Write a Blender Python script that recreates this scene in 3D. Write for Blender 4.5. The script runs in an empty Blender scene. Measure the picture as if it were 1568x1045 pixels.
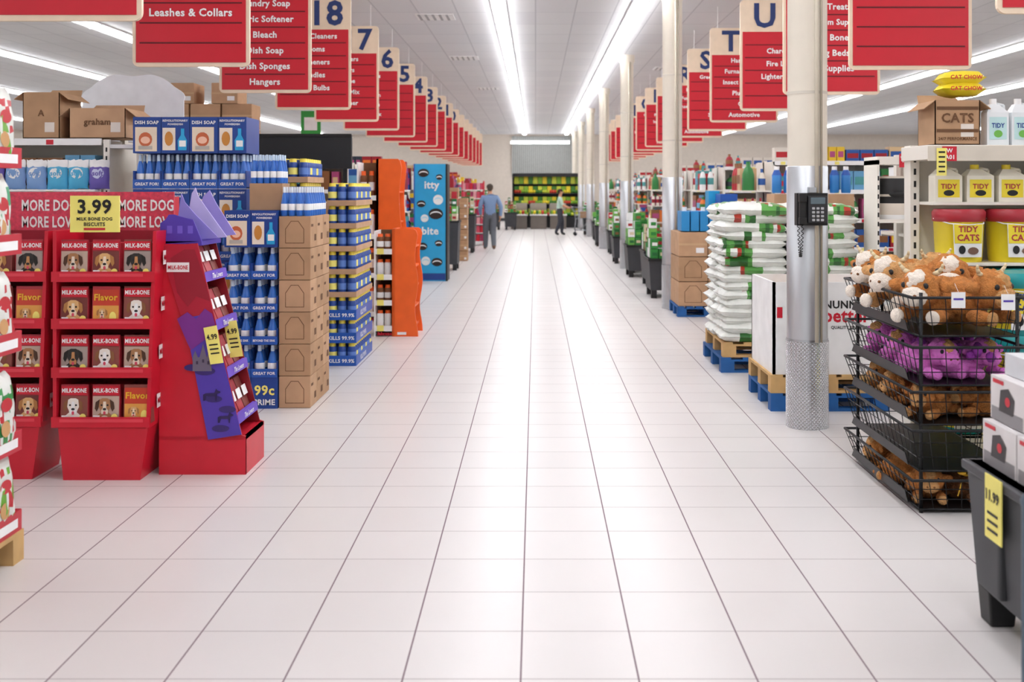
import bpy, bmesh, math, random
from mathutils import Vector, Matrix, noise
R = random.Random(7)
sc = bpy.context.scene
col = sc.collection
try:
    sc.view_settings.view_transform = 'Standard'
    sc.view_settings.look = 'None'
except Exception: pass

def lin(h):
    h = h.lstrip('#'); o = []
    for i in (0, 2, 4):
        c = int(h[i:i+2], 16)/255
        o.append(c/12.92 if c <= .04045 else ((c+.055)/1.055)**2.4)
    return (*o, 1)
MC = {}
def mat(h, rough=.5, metal=0., var=.05, scale=7, bump=0., bscale=60, nm=None, emit=0):
    k = (h, rough, metal, var, scale, bump, bscale, nm, emit)
    if k in MC: return MC[k]
    m = bpy.data.materials.new(nm or 'surface_'+h.strip('#')); m.use_nodes = True
    nt = m.node_tree; b = nt.nodes['Principled BSDF']
    b.inputs['Roughness'].default_value = rough
    b.inputs['Metallic'].default_value = metal
    if emit:
        b.inputs['Emission Color'].default_value = lin(h); b.inputs['Emission Strength'].default_value = emit
    tc = nt.nodes.new('ShaderNodeTexCoord')
    n = nt.nodes.new('ShaderNodeTexNoise'); n.inputs['Scale'].default_value = scale
    nt.links.new(tc.outputs['Object'], n.inputs['Vector'])
    mr = nt.nodes.new('ShaderNodeMapRange')
    mr.inputs['From Min'].default_value = .3; mr.inputs['From Max'].default_value = .7
    mr.inputs['To Min'].default_value = 1-var; mr.inputs['To Max'].default_value = 1+var
    nt.links.new(n.outputs[0], mr.inputs[0])
    hs = nt.nodes.new('ShaderNodeHueSaturation'); hs.inputs['Color'].default_value = lin(h)
    nt.links.new(mr.outputs[0], hs.inputs['Value'])
    nt.links.new(hs.outputs[0], b.inputs['Base Color'])
    if bump:
        n2 = nt.nodes.new('ShaderNodeTexNoise'); n2.inputs['Scale'].default_value = bscale
        nt.links.new(tc.outputs['Object'], n2.inputs['Vector'])
        bp = nt.nodes.new('ShaderNodeBump'); bp.inputs['Strength'].default_value = bump
        bp.inputs['Distance'].default_value = .02
        nt.links.new(n2.outputs[0], bp.inputs['Height']); nt.links.new(bp.outputs[0], b.inputs['Normal'])
    MC[k] = m
    return m
V = Vector
class Fr:
    def __init__(s, o, r, u):
        s.o = V(o); s.r = V(r).normalized(); s.u = V(u).normalized(); s.n = s.r.cross(s.u)
    def p(s, u, v, o=0): return s.o+s.r*u+s.u*v+s.n*o
def FC(x, y, z): return Fr((x, y, z), (1, 0, 0), (0, 0, 1))     # faces -Y
def FL(x, y, z): return Fr((x, y, z), (0, 1, 0), (0, 0, 1))     # faces +X
def FRt(x, y, z): return Fr((x, y, z), (0, -1, 0), (0, 0, 1))   # faces -X
TXT = {}
def textgeo(s):
    if s in TXT: return TXT[s]
    c = bpy.data.curves.new('t', 'FONT'); c.body = s; c.resolution_u = 2; c.offset = .028; c.space_character = 1.06
    c.align_x = 'LEFT'
    o = bpy.data.objects.new('t', c); col.objects.link(o)
    dg = bpy.context.evaluated_depsgraph_get(); dg.update()
    me = bpy.data.meshes.new_from_object(o.evaluated_get(dg))
    vs = [(v.co.x, v.co.y) for v in me.vertices]; fs = [tuple(p.vertices) for p in me.polygons]
    bpy.data.objects.remove(o); bpy.data.curves.remove(c); bpy.data.meshes.remove(me)
    if vs:
        x0 = min(v[0] for v in vs); x1 = max(v[0] for v in vs); y0 = min(v[1] for v in vs); y1 = max(v[1] for v in vs)
    else: x0 = x1 = y0 = y1 = 0
    TXT[s] = (vs, fs, x0, x1, y0, y1)
    return TXT[s]

class B:
    def __init__(s): s.v = []; s.f = []; s.m = []; s.mi = []; s.sm = []; s.M = None
    def mid(s, m):
        if m not in s.m: s.m.append(m)
        return s.m.index(m)
    def add(s, vs, fs, m, smooth=False):
        b = len(s.v)
        if s.M is not None: vs = [s.M@V(v) for v in vs]
        s.v.extend([tuple(v) for v in vs])
        multi = isinstance(m, list)
        for i, f in enumerate(fs):
            s.f.append(tuple(b+j for j in f)); s.mi.append(s.mid(m[i] if multi else m)); s.sm.append(smooth)
    def hex(s, p, m):
        s.add(p, [(0, 3, 2, 1), (4, 5, 6, 7), (0, 1, 5, 4), (1, 2, 6, 5), (2, 3, 7, 6), (3, 0, 4, 7)], m)
    def box(s, x0, x1, y0, y1, z0, z1, m):
        s.hex([(x0, y0, z0), (x1, y0, z0), (x1, y1, z0), (x0, y1, z0), (x0, y0, z1), (x1, y0, z1), (x1, y1, z1), (x0, y1, z1)], m)
    def rect(s, F, u0, v0, u1, v1, m, off=.002):
        s.add([F.p(u0, v0, off), F.p(u1, v0, off), F.p(u1, v1, off), F.p(u0, v1, off)], [(0, 1, 2, 3)], m)
    def disc(s, F, u, v, ru, rv, m, off=.003, seg=14):
        s.add([F.p(u+ru*math.cos(a*2*math.pi/seg), v+rv*math.sin(a*2*math.pi/seg), off) for a in range(seg)], [tuple(range(seg))], m)
    def poly(s, F, pts, m, off=0, depth=0):
        n = len(pts); a = [F.p(u, v, off) for u, v in pts]
        if not depth: s.add(a, [tuple(range(n))], m); return
        b = [F.p(u, v, off-depth) for u, v in pts]
        s.add(a+b, [tuple(range(n)), tuple(range(2*n-1, n-1, -1))]+[((i+1) % n, i, n+i, n+(i+1) % n) for i in range(n)], m)
    def text(s, F, t, u, v, size, m, off=.004, maxw=None, al='c'):
        vs, fs, x0, x1, y0, y1 = textgeo(t)
        if not vs: return
        k = size/.7; kx = k
        if maxw and (x1-x0)*k > maxw: kx = maxw/(x1-x0); k = max(kx, k*.75)
        cx = (x0+x1)/2 if al == 'c' else x0
        s.add([F.p(u+(a-cx)*kx, v+(b-.35)*k, off) for a, b in vs], fs, m)
    def lathe(s, x, y, z, prof, ms, seg=12, cap=True):
        n = len(prof); vs = []; fs = []; mm = []
        for r, h in prof:
            for i in range(seg):
                a = 2*math.pi*i/seg; vs.append((x+r*math.cos(a), y+r*math.sin(a), z+h))
        for j in range(n-1):
            for i in range(seg):
                k = (i+1) % seg
                fs.append((j*seg+i, j*seg+k, (j+1)*seg+k, (j+1)*seg+i)); mm.append(ms[j] if isinstance(ms, list) else ms)
        s.add(vs, fs, mm, True)
        if cap:
            m = ms[-1] if isinstance(ms, list) else ms
            s.add(vs[-seg:], [tuple(range(seg))], m)
            s.add(vs[:seg], [tuple(range(seg-1, -1, -1))], ms[0] if isinstance(ms, list) else ms)
    def tube(s, pts, r, m, seg=6, r2=None):
        pts = [V(p) for p in pts]; n = len(pts)
        for a in range(n-1):
            p, q = pts[a], pts[a+1]; d = (q-p)
            if d.length < 1e-6: continue
            d.normalize(); up = V((0, 0, 1)) if abs(d.z) < .9 else V((1, 0, 0))
            x = d.cross(up).normalized(); y = d.cross(x)
            ra = r if r2 is None else r+(r2-r)*a/(n-1); rb = r if r2 is None else r+(r2-r)*(a+1)/(n-1)
            vs = [p+(x*math.cos(t)+y*math.sin(t))*ra for t in [2*math.pi*i/seg for i in range(seg)]]
            vs += [q+(x*math.cos(t)+y*math.sin(t))*rb for t in [2*math.pi*i/seg for i in range(seg)]]
            fs = [(i, (i+1) % seg, seg+(i+1) % seg, seg+i) for i in range(seg)]+[tuple(range(seg-1, -1, -1)), tuple(range(seg, 2*seg))]
            s.add(vs, fs, m, seg > 5)
    def ell(s, c, r, m, nu=16, nv=10, jit=0, fz=14, rot=None):
        vs = []; fs = []; c = V(c)
        for j in range(nv+1):
            t = math.pi*j/nv
            for i in range(nu):
                a = 2*math.pi*i/nu
                d = V((math.sin(t)*math.cos(a), math.sin(t)*math.sin(a), math.cos(t)))
                p = V((d.x*r[0], d.y*r[1], d.z*r[2]))
                if rot: p = rot@p
                p += c
                if jit: p += d*(noise.noise(p*fz)*jit+R.uniform(-.35, .35)*jit*(0 if j in (0, nv) else 1))
                vs.append(p)
        for j in range(nv):
            for i in range(nu):
                k = (i+1) % nu; fs.append((j*nu+i, (j+1)*nu+i, (j+1)*nu+k, j*nu+k))
        s.add(vs, fs, m, True)
    def pillow(s, F, w, h, t, m, band=None, n=8, sq=4, wr=.18):
        vs = []; fs = []; mm = []
        seed = R.random()*50
        for side in (1, -1):
            b = len(vs)
            for j in range(n+1):
                for i in range(n+1):
                    u = -1+2*i/n; v = -1+2*j/n
                    k = max(0, 1-abs(u)**sq)**.5*max(0, 1-abs(v)**sq)**.5
                    wob = 1+wr*noise.noise(V((u*3+seed, v*3, side)))+wr*.6*noise.noise(V((u*8+seed, v*8, side)))
                    pinch = 1-.05*(v*v)*(1-u*u)
                    rag = .008*noise.noise(V((u*5, v*5, seed)))*8*wr
                    vs.append(F.p(u*w/2*pinch+rag, v*h/2*(1-.05*u*u*(1-v*v))+rag, side*(t/2*k*wob+.001)))
            for j in range(n):
                for i in range(n):
                    q = (b+j*(n+1)+i, b+j*(n+1)+i+1, b+(j+1)*(n+1)+i+1, b+(j+1)*(n+1)+i)
                    fs.append(q if side > 0 else q[::-1])
                    mm.append(band((i+.5)/n, (j+.5)/n, side) if band else m)
        s.add(vs, fs, mm, True)
    def done(s, name, bevel=0, smoothmod=False):
        me = bpy.data.meshes.new(name)
        xs = [v[0] for v in s.v]; ys = [v[1] for v in s.v]; zs = [v[2] for v in s.v]
        o = ((min(xs)+max(xs))/2, (min(ys)+max(ys))/2, min(zs))
        me.from_pydata([(v[0]-o[0], v[1]-o[1], v[2]-o[2]) for v in s.v], [], s.f)
        for m in s.m: me.materials.append(m)
        me.polygons.foreach_set('material_index', s.mi)
        me.polygons.foreach_set('use_smooth', s.sm)
        me.update()
        ob = bpy.data.objects.new(name, me); ob.location = o; col.objects.link(ob)
        if bevel:
            b = ob.modifiers.new('bevel', 'BEVEL'); b.width = bevel; b.segments = 2; b.limit_method = 'ANGLE'
        return ob
def inst(ob, name, loc, rz=0):
    o = bpy.data.objects.new(name, ob.data); o.location = loc; o.rotation_euler = (0, 0, rz); col.objects.link(o); return o

# ---------------- colours
RED = mat('cc1830', .4); DRED = mat('8c0a1c', .5); SIGNRED = mat('ca1c2e', .45, var=.02); WHITE = mat('f2f2f2', .5); BLACK = mat('141416', .5)
BEIGE = mat('ecd6bc', .5, var=.05); CREAM = mat('ebe6dc', .4, var=.02); NAVY = mat('23386f', .5); YEL = mat('f7ea7c', .5); KRAFT = mat('b38e6c', .8, var=.08)
KRAFTL = mat('c09a78', .8, var=.08); KRAFTD = mat('6b4a30', .8); BLUE = mat('2458b0', .4); DBLUE = mat('1c4390', .4); LBLUE = mat('2aa6dc', .4)
ORANGE = mat('f2641c', .45); PURP = mat('4f38a8', .5); DPURP = mat('2a1a55', .5); LAV = mat('bdb2e6', .5); GREEN = mat('2f8a3a', .45); LGREEN = mat('6fb64e', .5)
STEEL = mat('b8bbc0', .3, 1.0, .08); CHROME = mat('9a9da2', .25, 1.0); DGREY = mat('3a3b3f', .55, var=.1); WOOD = mat('c9a36c', .8, var=.15); PBLUE = mat('1d5c9e', .7, var=.15)
PINK = mat('d24a62', .5); GOLD = mat('e8b52e', .4); BROWN = mat('7a4a2a', .7); TEAL = mat('1c8fa0', .4); TAN = mat('c99a68', .8); WIRE = mat('17171a', .4, .3)
SKIN = mat('c99373', .6)

# ---------------- room
def mk_math(N, L):
    def mth(op, a, bv=None, cv=None):
        n = N.new('ShaderNodeMath'); n.operation = op
        for i, x in enumerate((a, bv, cv)):
            if x is None: continue
            if isinstance(x, (int, float)): n.inputs[i].default_value = x
            else: L.new(x, n.inputs[i])
        return n.outputs[0]
    return mth
def node_floor():
    m = bpy.data.materials.new('floor_tile'); m.use_nodes = True; nt = m.node_tree; N = nt.nodes; L = nt.links; b = N['Principled BSDF']
    tc = N.new('ShaderNodeTexCoord'); sp = N.new('ShaderNodeSeparateXYZ'); L.new(tc.outputs['Object'], sp.inputs[0])
    mth = mk_math(N, L)
    T = .397
    def line(o, off, w):
        q = mth('DIVIDE', mth('ADD', o, off), T); f = mth('FRACT', q); d = mth('ABSOLUTE', mth('SUBTRACT', f, .5))
        return mth('GREATER_THAN', d, .5-w/T/2), mth('FLOOR', q)
    lx, ix = line(sp.outputs[0], .05+T*100, .0062)
    ly, iy = line(sp.outputs[1], -4.078+T*100, .007)
    wn = N.new('ShaderNodeTexWhiteNoise'); cb = N.new('ShaderNodeCombineXYZ'); L.new(ix, cb.inputs[0]); L.new(iy, cb.inputs[1]); L.new(cb.outputs[0], wn.inputs[0])
    ns = N.new('ShaderNodeTexNoise'); ns.inputs['Scale'].default_value = 3.0; ns.inputs['Detail'].default_value = 5; L.new(tc.outputs['Object'], ns.inputs['Vector'])
    val = mth('ADD', mth('MULTIPLY', wn.outputs[0], .035), mth('MULTIPLY', ns.outputs[0], .07))
    val = mth('ADD', val, .945)
    hs = N.new('ShaderNodeHueSaturation'); hs.inputs['Color'].default_value = lin('dcd7d5'); L.new(val, hs.inputs['Value'])
    def mix(f, a, c):
        x = N.new('ShaderNodeMix'); x.data_type = 'RGBA'
        L.new(f, x.inputs[0]); L.new(a, x.inputs[6]); x.inputs[7].default_value = c; return x.outputs[2]
    c1 = mix(mth('MULTIPLY', ly, .85), hs.outputs[0], lin('aca3a3'))
    c2 = mix(lx, c1, lin('7a636c'))
    L.new(c2, b.inputs['Base Color'])
    g = mth('MAXIMUM', lx, ly)
    L.new(mth('ADD', mth('MULTIPLY', g, .4), mth('ADD', mth('MULTIPLY', ns.outputs[0], .12), .26)), b.inputs['Roughness'])
    bp = N.new('ShaderNodeBump'); bp.inputs['Strength'].default_value = .3; bp.inputs['Distance'].default_value = .003; bp.invert = True
    L.new(g, bp.inputs['Height']); L.new(bp.outputs[0], b.inputs['Normal'])
    return m
def node_ceiling():
    m = bpy.data.materials.new('ceiling_tile'); m.use_nodes = True; nt = m.node_tree; N = nt.nodes; L = nt.links; b = N['Principled BSDF']
    tc = N.new('ShaderNodeTexCoord')
    br = N.new('ShaderNodeTexBrick'); br.offset = 0; br.inputs['Scale'].default_value = 1
    br.inputs['Brick Width'].default_value = .61; br.inputs['Row Height'].default_value = 1.22; br.inputs['Mortar Size'].default_value = .012
    br.inputs['Color1'].default_value = lin('e2e2e4'); br.inputs['Color2'].default_value = lin('dcdcdf'); br.inputs['Mortar'].default_value = lin('c6c6ca')
    L.new(tc.outputs['Object'], br.inputs['Vector']); L.new(br.outputs[0], b.inputs['Base Color']); b.inputs['Roughness'].default_value = .8
    return m
def plain(name, x0, x1, y0, y1, z0, z1, m):
    me = bpy.data.meshes.new(name)
    me.from_pydata([(x, y, z) for z in (z0, z1) for x, y in ((x0, y0), (x1, y0), (x1, y1), (x0, y1))], [],
                   [(0, 3, 2, 1), (4, 5, 6, 7), (0, 1, 5, 4), (1, 2, 6, 5), (2, 3, 7, 6), (3, 0, 4, 7)])
    me.materials.append(m); o = bpy.data.objects.new(name, me); col.objects.link(o); return o
CH = 4.4; YB = 55.6
plain('floor', -24, 24, -4, YB+.2, -.1, 0, node_floor())
plain('ceiling', -24, 24, -4, YB+.2, CH, CH+.1, node_ceiling())
WALL = mat('d4c9bd', .8, var=.03)
plain('wall_left', -24.1, -24, -4, YB, 0, CH, WALL)
plain('wall_right', 24, 24.1, -4, YB, 0, CH, WALL)
plain('wall_back', -24, 24, YB, YB+.15, 0, CH, WALL)
b = B()
for i in range(-24, 24, 3): b.box(i, i+2.99, YB-.02, YB, 0, .15, DGREY)
b.done('baseboard_back')

# ---------------- lights (glowing linear fixtures)
FIX = mat('f4f4f4', .4)
TUBE = mat('fbfcff', .4, nm='fluorescent_diffuser', emit=17); TUBE2 = mat('fbfdff', .4, nm='fluorescent_diffuser_side', emit=15)
hold = bpy.data.objects.new('linear_ceiling_lights', None); col.objects.link(hold)
for rx in (-.55, 1.53, -7.3, -10.6, -14.5, -20, 5.6, 9.2, 12.6, 20):
    main = rx in (-.55, 1.53)
    b = B()
    b.box(rx-.11, rx+.11, 0, YB-1.5, CH-.03, CH-.002, FIX)
    for k in range(0, 10): b.box(rx-.1, rx+.1, min(k*6.05, YB-1.55), min(k*6.05, YB-1.55)+.05, CH-.10, CH-.004, FIX)
    o = b.done('light_housing'); o.parent = hold
    b = B()
    for k in range(0, 9):
        w2 = .09 if main else .075
        y0, y1 = k*6.05+.05, min(k*6.05+6.05, YB-1.5)
        b.hex([(rx-w2*.7, y0, CH-.095), (rx+w2*.7, y0, CH-.095), (rx+w2*.7, y1, CH-.095), (rx-w2*.7, y1, CH-.095), (rx-w2, y0, CH-.03), (rx+w2, y0, CH-.03), (rx+w2, y1, CH-.03), (rx-w2, y1, CH-.03)], TUBE if main else TUBE2)
    o = b.done('light_diffuser'); o.parent = hold
w = bpy.data.worlds.new('World'); sc.world = w; w.use_nodes = True
w.node_tree.nodes['Background'].inputs[0].default_value = (1, .99, .99, 1); w.node_tree.nodes['Background'].inputs[1].default_value = .74

# air diffusers
for x, y in ((-1.4, 12), (-1.6, 17.5), (-1.5, 23), (3, 25), (3.4, 14), (-1.3, 30)):
    b = B(); b.box(x-.3, x+.3, y-.3, y+.3, CH-.012, CH, WHITE)
    for i in range(5): b.box(x-.26+i*.11, x-.22+i*.11, y-.27, y+.27, CH-.02, CH-.011, mat('a8a8aa', .6))
    b.done('ceiling_air_vent')

# back wall slatted panel and light
b = B(); SL = mat('a9aba7', .5); SL2 = mat('7c7e7b', .6)
b.box(-1.2, 2.2, YB-.1, YB-.02, 2.3, 4.3, SL2)
for i in range(34): b.box(-1.2+i*.1, -1.13+i*.1, YB-.14, YB-.09, 2.3, 4.3, SL)
b.box(2.2, 2.6, YB-.5, YB-.02, 0, CH-.02, WALL)
b.done('slatted_wall_panel')
b = B(); b.box(-1.25, 1.7, YB-1.3, YB-1.15, 3.98, 4.04, FIX); b.box(-1.23, 1.68, YB-1.32, YB-1.13, 3.88, 3.98, mat('fbfcff', .4, nm='fluorescent_diffuser_pendant', emit=8))
for x in (-1, 1.4): b.tube([(x, YB-1.22, 4.04), (x, YB-1.22, CH)], .01, STEEL)
b.done('pendant_strip_light')

# ---------------- columns
def node_plate():
    m = mat('d2d4d8', .25, .85, .05, 9, nm='diamond_plate'); nt = m.node_tree; N = nt.nodes; L = nt.links
    tc = N.new('ShaderNodeTexCoord'); sp = N.new('ShaderNodeSeparateXYZ'); L.new(tc.outputs['Object'], sp.inputs[0]); mth = mk_math(N, L)
    a = mth('MULTIPLY', mth('ARCTAN2', sp.outputs[0], sp.outputs[1]), 18)
    z = mth('MULTIPLY', sp.outputs[2], 18/.146)
    h = mth('MULTIPLY', mth('SINE', mth('ADD', a, z)), mth('SINE', mth('SUBTRACT', a, z)))
    h = mth('MAXIMUM', mth('SUBTRACT', mth('ABSOLUTE', h), .3), 0)
    bp = N.new('ShaderNodeBump'); bp.inputs['Strength'].default_value = 1; bp.inputs['Distance'].default_value = .025
    L.new(h, bp.inputs['Height']); L.new(bp.outputs[0], N['Principled BSDF'].inputs['Normal'])
    return m
PLATE = node_plate(); ALU = mat('c4c7cb', .36, .8, .05, 3); COLP = mat('e4dccd', .45, var=.02)
def column(y):
    b = B(); x = 1.885
    b.lathe(x, y, 0, [(.146, 0), (.146, .6)], PLATE, 40)
    b.lathe(x, y, 0, [(.14, .6), (.14, 1.8), (.136, 1.805)], ALU, 40)
    b.lathe(x, y, 0, [(.143, .595), (.143, .615)], STEEL, 40)
    b.lathe(x, y, 0, [(.135, 1.8), (.135, 4.24), (.16, 4.26), (.16, CH)], COLP, 40)
    b.tube([(x+.03, y-.14, .6), (x+.03, y-.14, CH-.02)], .014, mat('c9c0ae', .5))
    b.tube([(x+.065, y-.13, .6), (x+.065, y-.13, CH-.02)], .008, mat('a89e8c', .5))
    for z in (2.3, 3.2): b.lathe(x, y, z, [(.138, 0), (.138, .02)], mat('cfc8bb', .5), 40)
    return b.done('support_column')
c0 = column(7.6)
for k in range(1, 7): inst(c0, 'support_column', (c0.location.x, c0.location.y+7.5*k, 0))
# intercom phone
b = B(); GR = mat('2c2d31', .4); 
b.box(1.765, 1.975, 7.40, 7.47, 1.40, 1.62, BLACK)
b.box(1.835, 1.965, 7.37, 7.40, 1.42, 1.60, GR)
b.box(1.85, 1.95, 7.365, 7.372, 1.545, 1.59, mat('5f7078', .2))
for i in range(3):
    for j in range(4): b.box(1.86+i*.03, 1.88+i*.03, 7.362, 7.372, 1.43+j*.026, 1.446+j*.026, mat('b7b9bd', .4))
b.box(1.775, 1.815, 7.355, 7.395, 1.43, 1.60, BLACK); b.box(1.77, 1.82, 7.34, 7.385, 1.56, 1.615, BLACK); b.box(1.77, 1.82, 7.34, 7.385, 1.41, 1.455, BLACK)
pts = []
for i in range(160):
    t = i/159; a = t*2*math.pi*22; zz = 1.41-.22*math.sin(t*math.pi)
    pts.append((1.772+.03*t+.008*math.cos(a), 7.385+.008*math.sin(a), zz))
b.tube(pts, .0045, BLACK, 4)
b.box(1.85, 1.90, 7.40, 7.455, 1.62, 1.66, STEEL)
b.done('wall_intercom_phone', .004)

# ---------------- hanging aisle signs
DLINE = mat('5c0814', .6)
def sign(xc, y, rows, num, w=.96, side=1, name='hanging_aisle_sign'):
    b = B(); F = FC(xc, y, 2.65); hw = w/2; H = 1.43; r = .05
    pts = []
    for cx, cz, a0 in ((hw-r, r, -90), (hw-r, H-r, 0), (-hw+r, H-r, 90), (-hw+r, r, 180)):
        for t in range(5):
            a = math.radians(a0+t*22.5); pts.append((cx+r*math.cos(a), cz+r*math.sin(a)))
    b.poly(F, pts, BEIGE, 0, .03)
    Bk = Fr((xc, y+.03, 2.65), (-1, 0, 0), (0, 0, 1))
    for G, tx in ((F, True), (Bk, False)):
        b.poly(G, [(-hw+.03, .035), (hw-.03, .035), (hw-.03, 1.02), (-hw+.03, 1.02)], SIGNRED, .006, .005)
        for i in range(1, 6): b.rect(G, -hw+.06, .035+i*.164-.010, hw-.06, .035+i*.164+.002, DLINE, .009)
        for i, t in enumerate(rows):
            b.text(G, t, 0, 1.02-.164*(i+.5), .064, WHITE, .010, .68)
        if num: b.text(G, num, side*.2 if tx else -side*.2, 1.235, .3, NAVY, .006, .42)
    for sx in (-hw+.12, hw-.12): b.tube([(xc+sx, y+.015, 2.65+H), (xc+sx, y+.015, CH)], .004, WHITE, 5)
    return b.done(name)
LR = [['', '', '', '', '', ''], ['', '', '', 'Leashes & Collars', '', ''], ['Laundry Soap', 'Fabric Softener', 'Bleach', 'Dish Soap', 'Dish Sponges', 'Hangers'],
      ['Toilet Cleaners', 'Brooms', 'Fresheners', 'Candles', 'Light Bulbs', ''], ['Crackers', 'Filters', 'Coffee', 'Drink Mix', 'Creamer', ''],
      ['Cookies', 'Snacks', 'Popcorn', 'Peanuts', 'Trail Mix', ''], ['Chips', 'Salsa', 'Soda', 'Water', 'Juice', ''], ['Soup', 'Rice', 'Beans', 'Pasta', 'Sauces', ''],
      ['Cereal', 'Oatmeal', 'Pancakes', 'Syrup', 'Jelly', '']]
for k in range(18):
    rows = LR[k] if k < len(LR) else LR[4+k % 5]
    sign(-2.825, 6.52+2.46*k, rows, str(21-k) if k < 20 else '', .96, 1)
RRr = [['', '', '', '', '', ''], ['', '', '', '', '', ''], ['Pet Treats', 'Aquarium Supplies', 'Dog Bones', 'Dog Beds', 'Pet Supplies', ''],
       ['', 'Charcoal', 'Fire Logs', 'Lighter Fluid', '', ''], ['Hardware', 'Furnace Filters', 'Insect Repellent', 'Plumbing', 'Glue', 'Automotive'],
       ['Greeting Cards', 'Pens', 'Paper', 'Tape', 'Scissors', '']]
RN = ['X', 'W', 'V', 'U', 'T', 'S', 'R', 'Q', 'P', 'O', 'N', 'M', 'L', 'K', 'J']
for k in range(15):
    rows = RRr[k] if k < len(RRr) else RRr[4+k % 2]
    sign(3.15, (6.25, 9.2, 11.65)[k] if k < 3 else 14.1+2.45*(k-3), rows, RN[k], 1.03, -1)
b = B(); b.box(-3.62, -3.32, 16.9, 16.93, 2.45, 2.85, mat('2f9a3c', .5)); b.rect(FC(-3.47, 16.9, 2.45), -.1, .1, .1, .3, WHITE); b.tube([(-3.47, 16.915, 0), (-3.47, 16.915, 2.45)], .012, STEEL); b.box(-3.6, -3.34, 16.8, 17.03, 0, .02, STEEL)
b.done('green_pole_sign')

# ---------------- dogs & pouches
def dog(b, F, u, v, s, kind):
    fur, ear, muz = [(mat('efe6dc', .7), mat('8a5a38', .7), WHITE), (mat('a87850', .7), mat('4b3020', .7), mat('e8d8c4', .7)), (mat('dcae74', .7), mat('b07a44', .7), mat('f0dcc0', .7)), (mat('2a2624', .6), mat('18140f', .6), mat('c08a58', .7))][kind % 4]
    b.poly(F, [(u-.75*s, v-1.0*s), (u+.75*s, v-1.0*s), (u+.6*s, v-.5*s), (u+.3*s, v-.25*s), (u-.3*s, v-.25*s), (u-.6*s, v-.5*s)], fur, .003)
    b.disc(F, u, v-.75*s, .32*s, .25*s, muz, .0033)
    b.poly(F, [(u-.48*s, v+.7*s), (u-.2*s, v+.86*s), (u+.2*s, v+.86*s), (u+.48*s, v+.7*s), (u+.52*s, v+.3*s), (u+.34*s, v-.1*s), (u+.24*s, v-.42*s), (u-.24*s, v-.42*s), (u-.34*s, v-.1*s), (u-.52*s, v+.3*s)], fur, .004)
    for q in (-1, 1):
        b.poly(F, [(u+q*.40*s, v+.78*s), (u+q*.72*s, v+.55*s), (u+q*.78*s, v+.05*s), (u+q*.62*s, v-.2*s), (u+q*.48*s, v+.1*s)], ear, .0045)
        b.disc(F, u+q*.24*s, v+.32*s, .085*s, .08*s, BLACK, .006, 8)
    b.poly(F, [(u-.11*s, v+.6*s), (u+.11*s, v+.6*s), (u+.14*s, v+.1*s), (u+.28*s, v-.1*s), (u+.26*s, v-.38*s), (u-.26*s, v-.38*s), (u-.28*s, v-.1*s), (u-.14*s, v+.1*s)], muz, .005)
    b.disc(F, u, v-.0*s, .15*s, .1*s, BLACK, .006, 8); b.disc(F, u, v-.3*s, .11*s, .15*s, PINK, .006, 8)
PCH = [mat('b02c3a', .35), mat('b8323f', .35), mat('8d4a44', .35)]
PBG = [mat('8a4a40', .5), mat('c0a898', .5), mat('74342e', .5), mat('a89890', .5)]
def pouch(b, x, y, z, w, h, kind):
    m = PCH[kind % 3]; t = .06
    b.hex([(x-w/2, y, z), (x+w/2, y, z), (x+w/2, y+t, z), (x-w/2, y+t, z), (x-w/2*.97, y+.012, z+h), (x+w/2*.97, y+.012, z+h), (x+w/2*.97, y+.02, z+h), (x-w/2*.97, y+.02, z+h)], m)
    F = Fr((x, y, z), (1, 0, 0), (0, .012/h, 1))
    if kind % 5 == 2:
        b.rect(F, -w*.46, h*.5, w*.46, h*.92, mat('c8402a', .4), .002); b.text(F, 'Flavor', 0, h*.72, .046, GOLD, .004, w*.84)
        b.rect(F, -w*.46, h*.04, w*.46, h*.5, mat('e0a04a', .4), .002); dog(b, F, -.02, h*.26, h*.19, 2); b.disc(F, .04, h*.2, .02, .03, YEL, .003)
    else:
        b.rect(F, -w*.47, h*.04, w*.47, h*.7, PBG[kind % 4], .0015)
        dog(b, F, -.006, h*.36, h*.33, kind)
        b.poly(F, [(-w*.47, h*.74), (w*.47, h*.72), (w*.47, h*.96), (-w*.47, h*.96)], RED, .0065); b.text(F, 'MILK-BONE', 0, h*.85, .031, WHITE, .008, w*.88)
        b.disc(F, w*.32, h*.16, .018, .018, YEL, .007); b.rect(F, -w*.47, h*.03, w*.47, h*.09, RED, .0065); b.rect(F, -w*.44, h*.12, -w*.2, h*.2, WHITE, .007)
SHAD = mat('98122a', .6)
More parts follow.
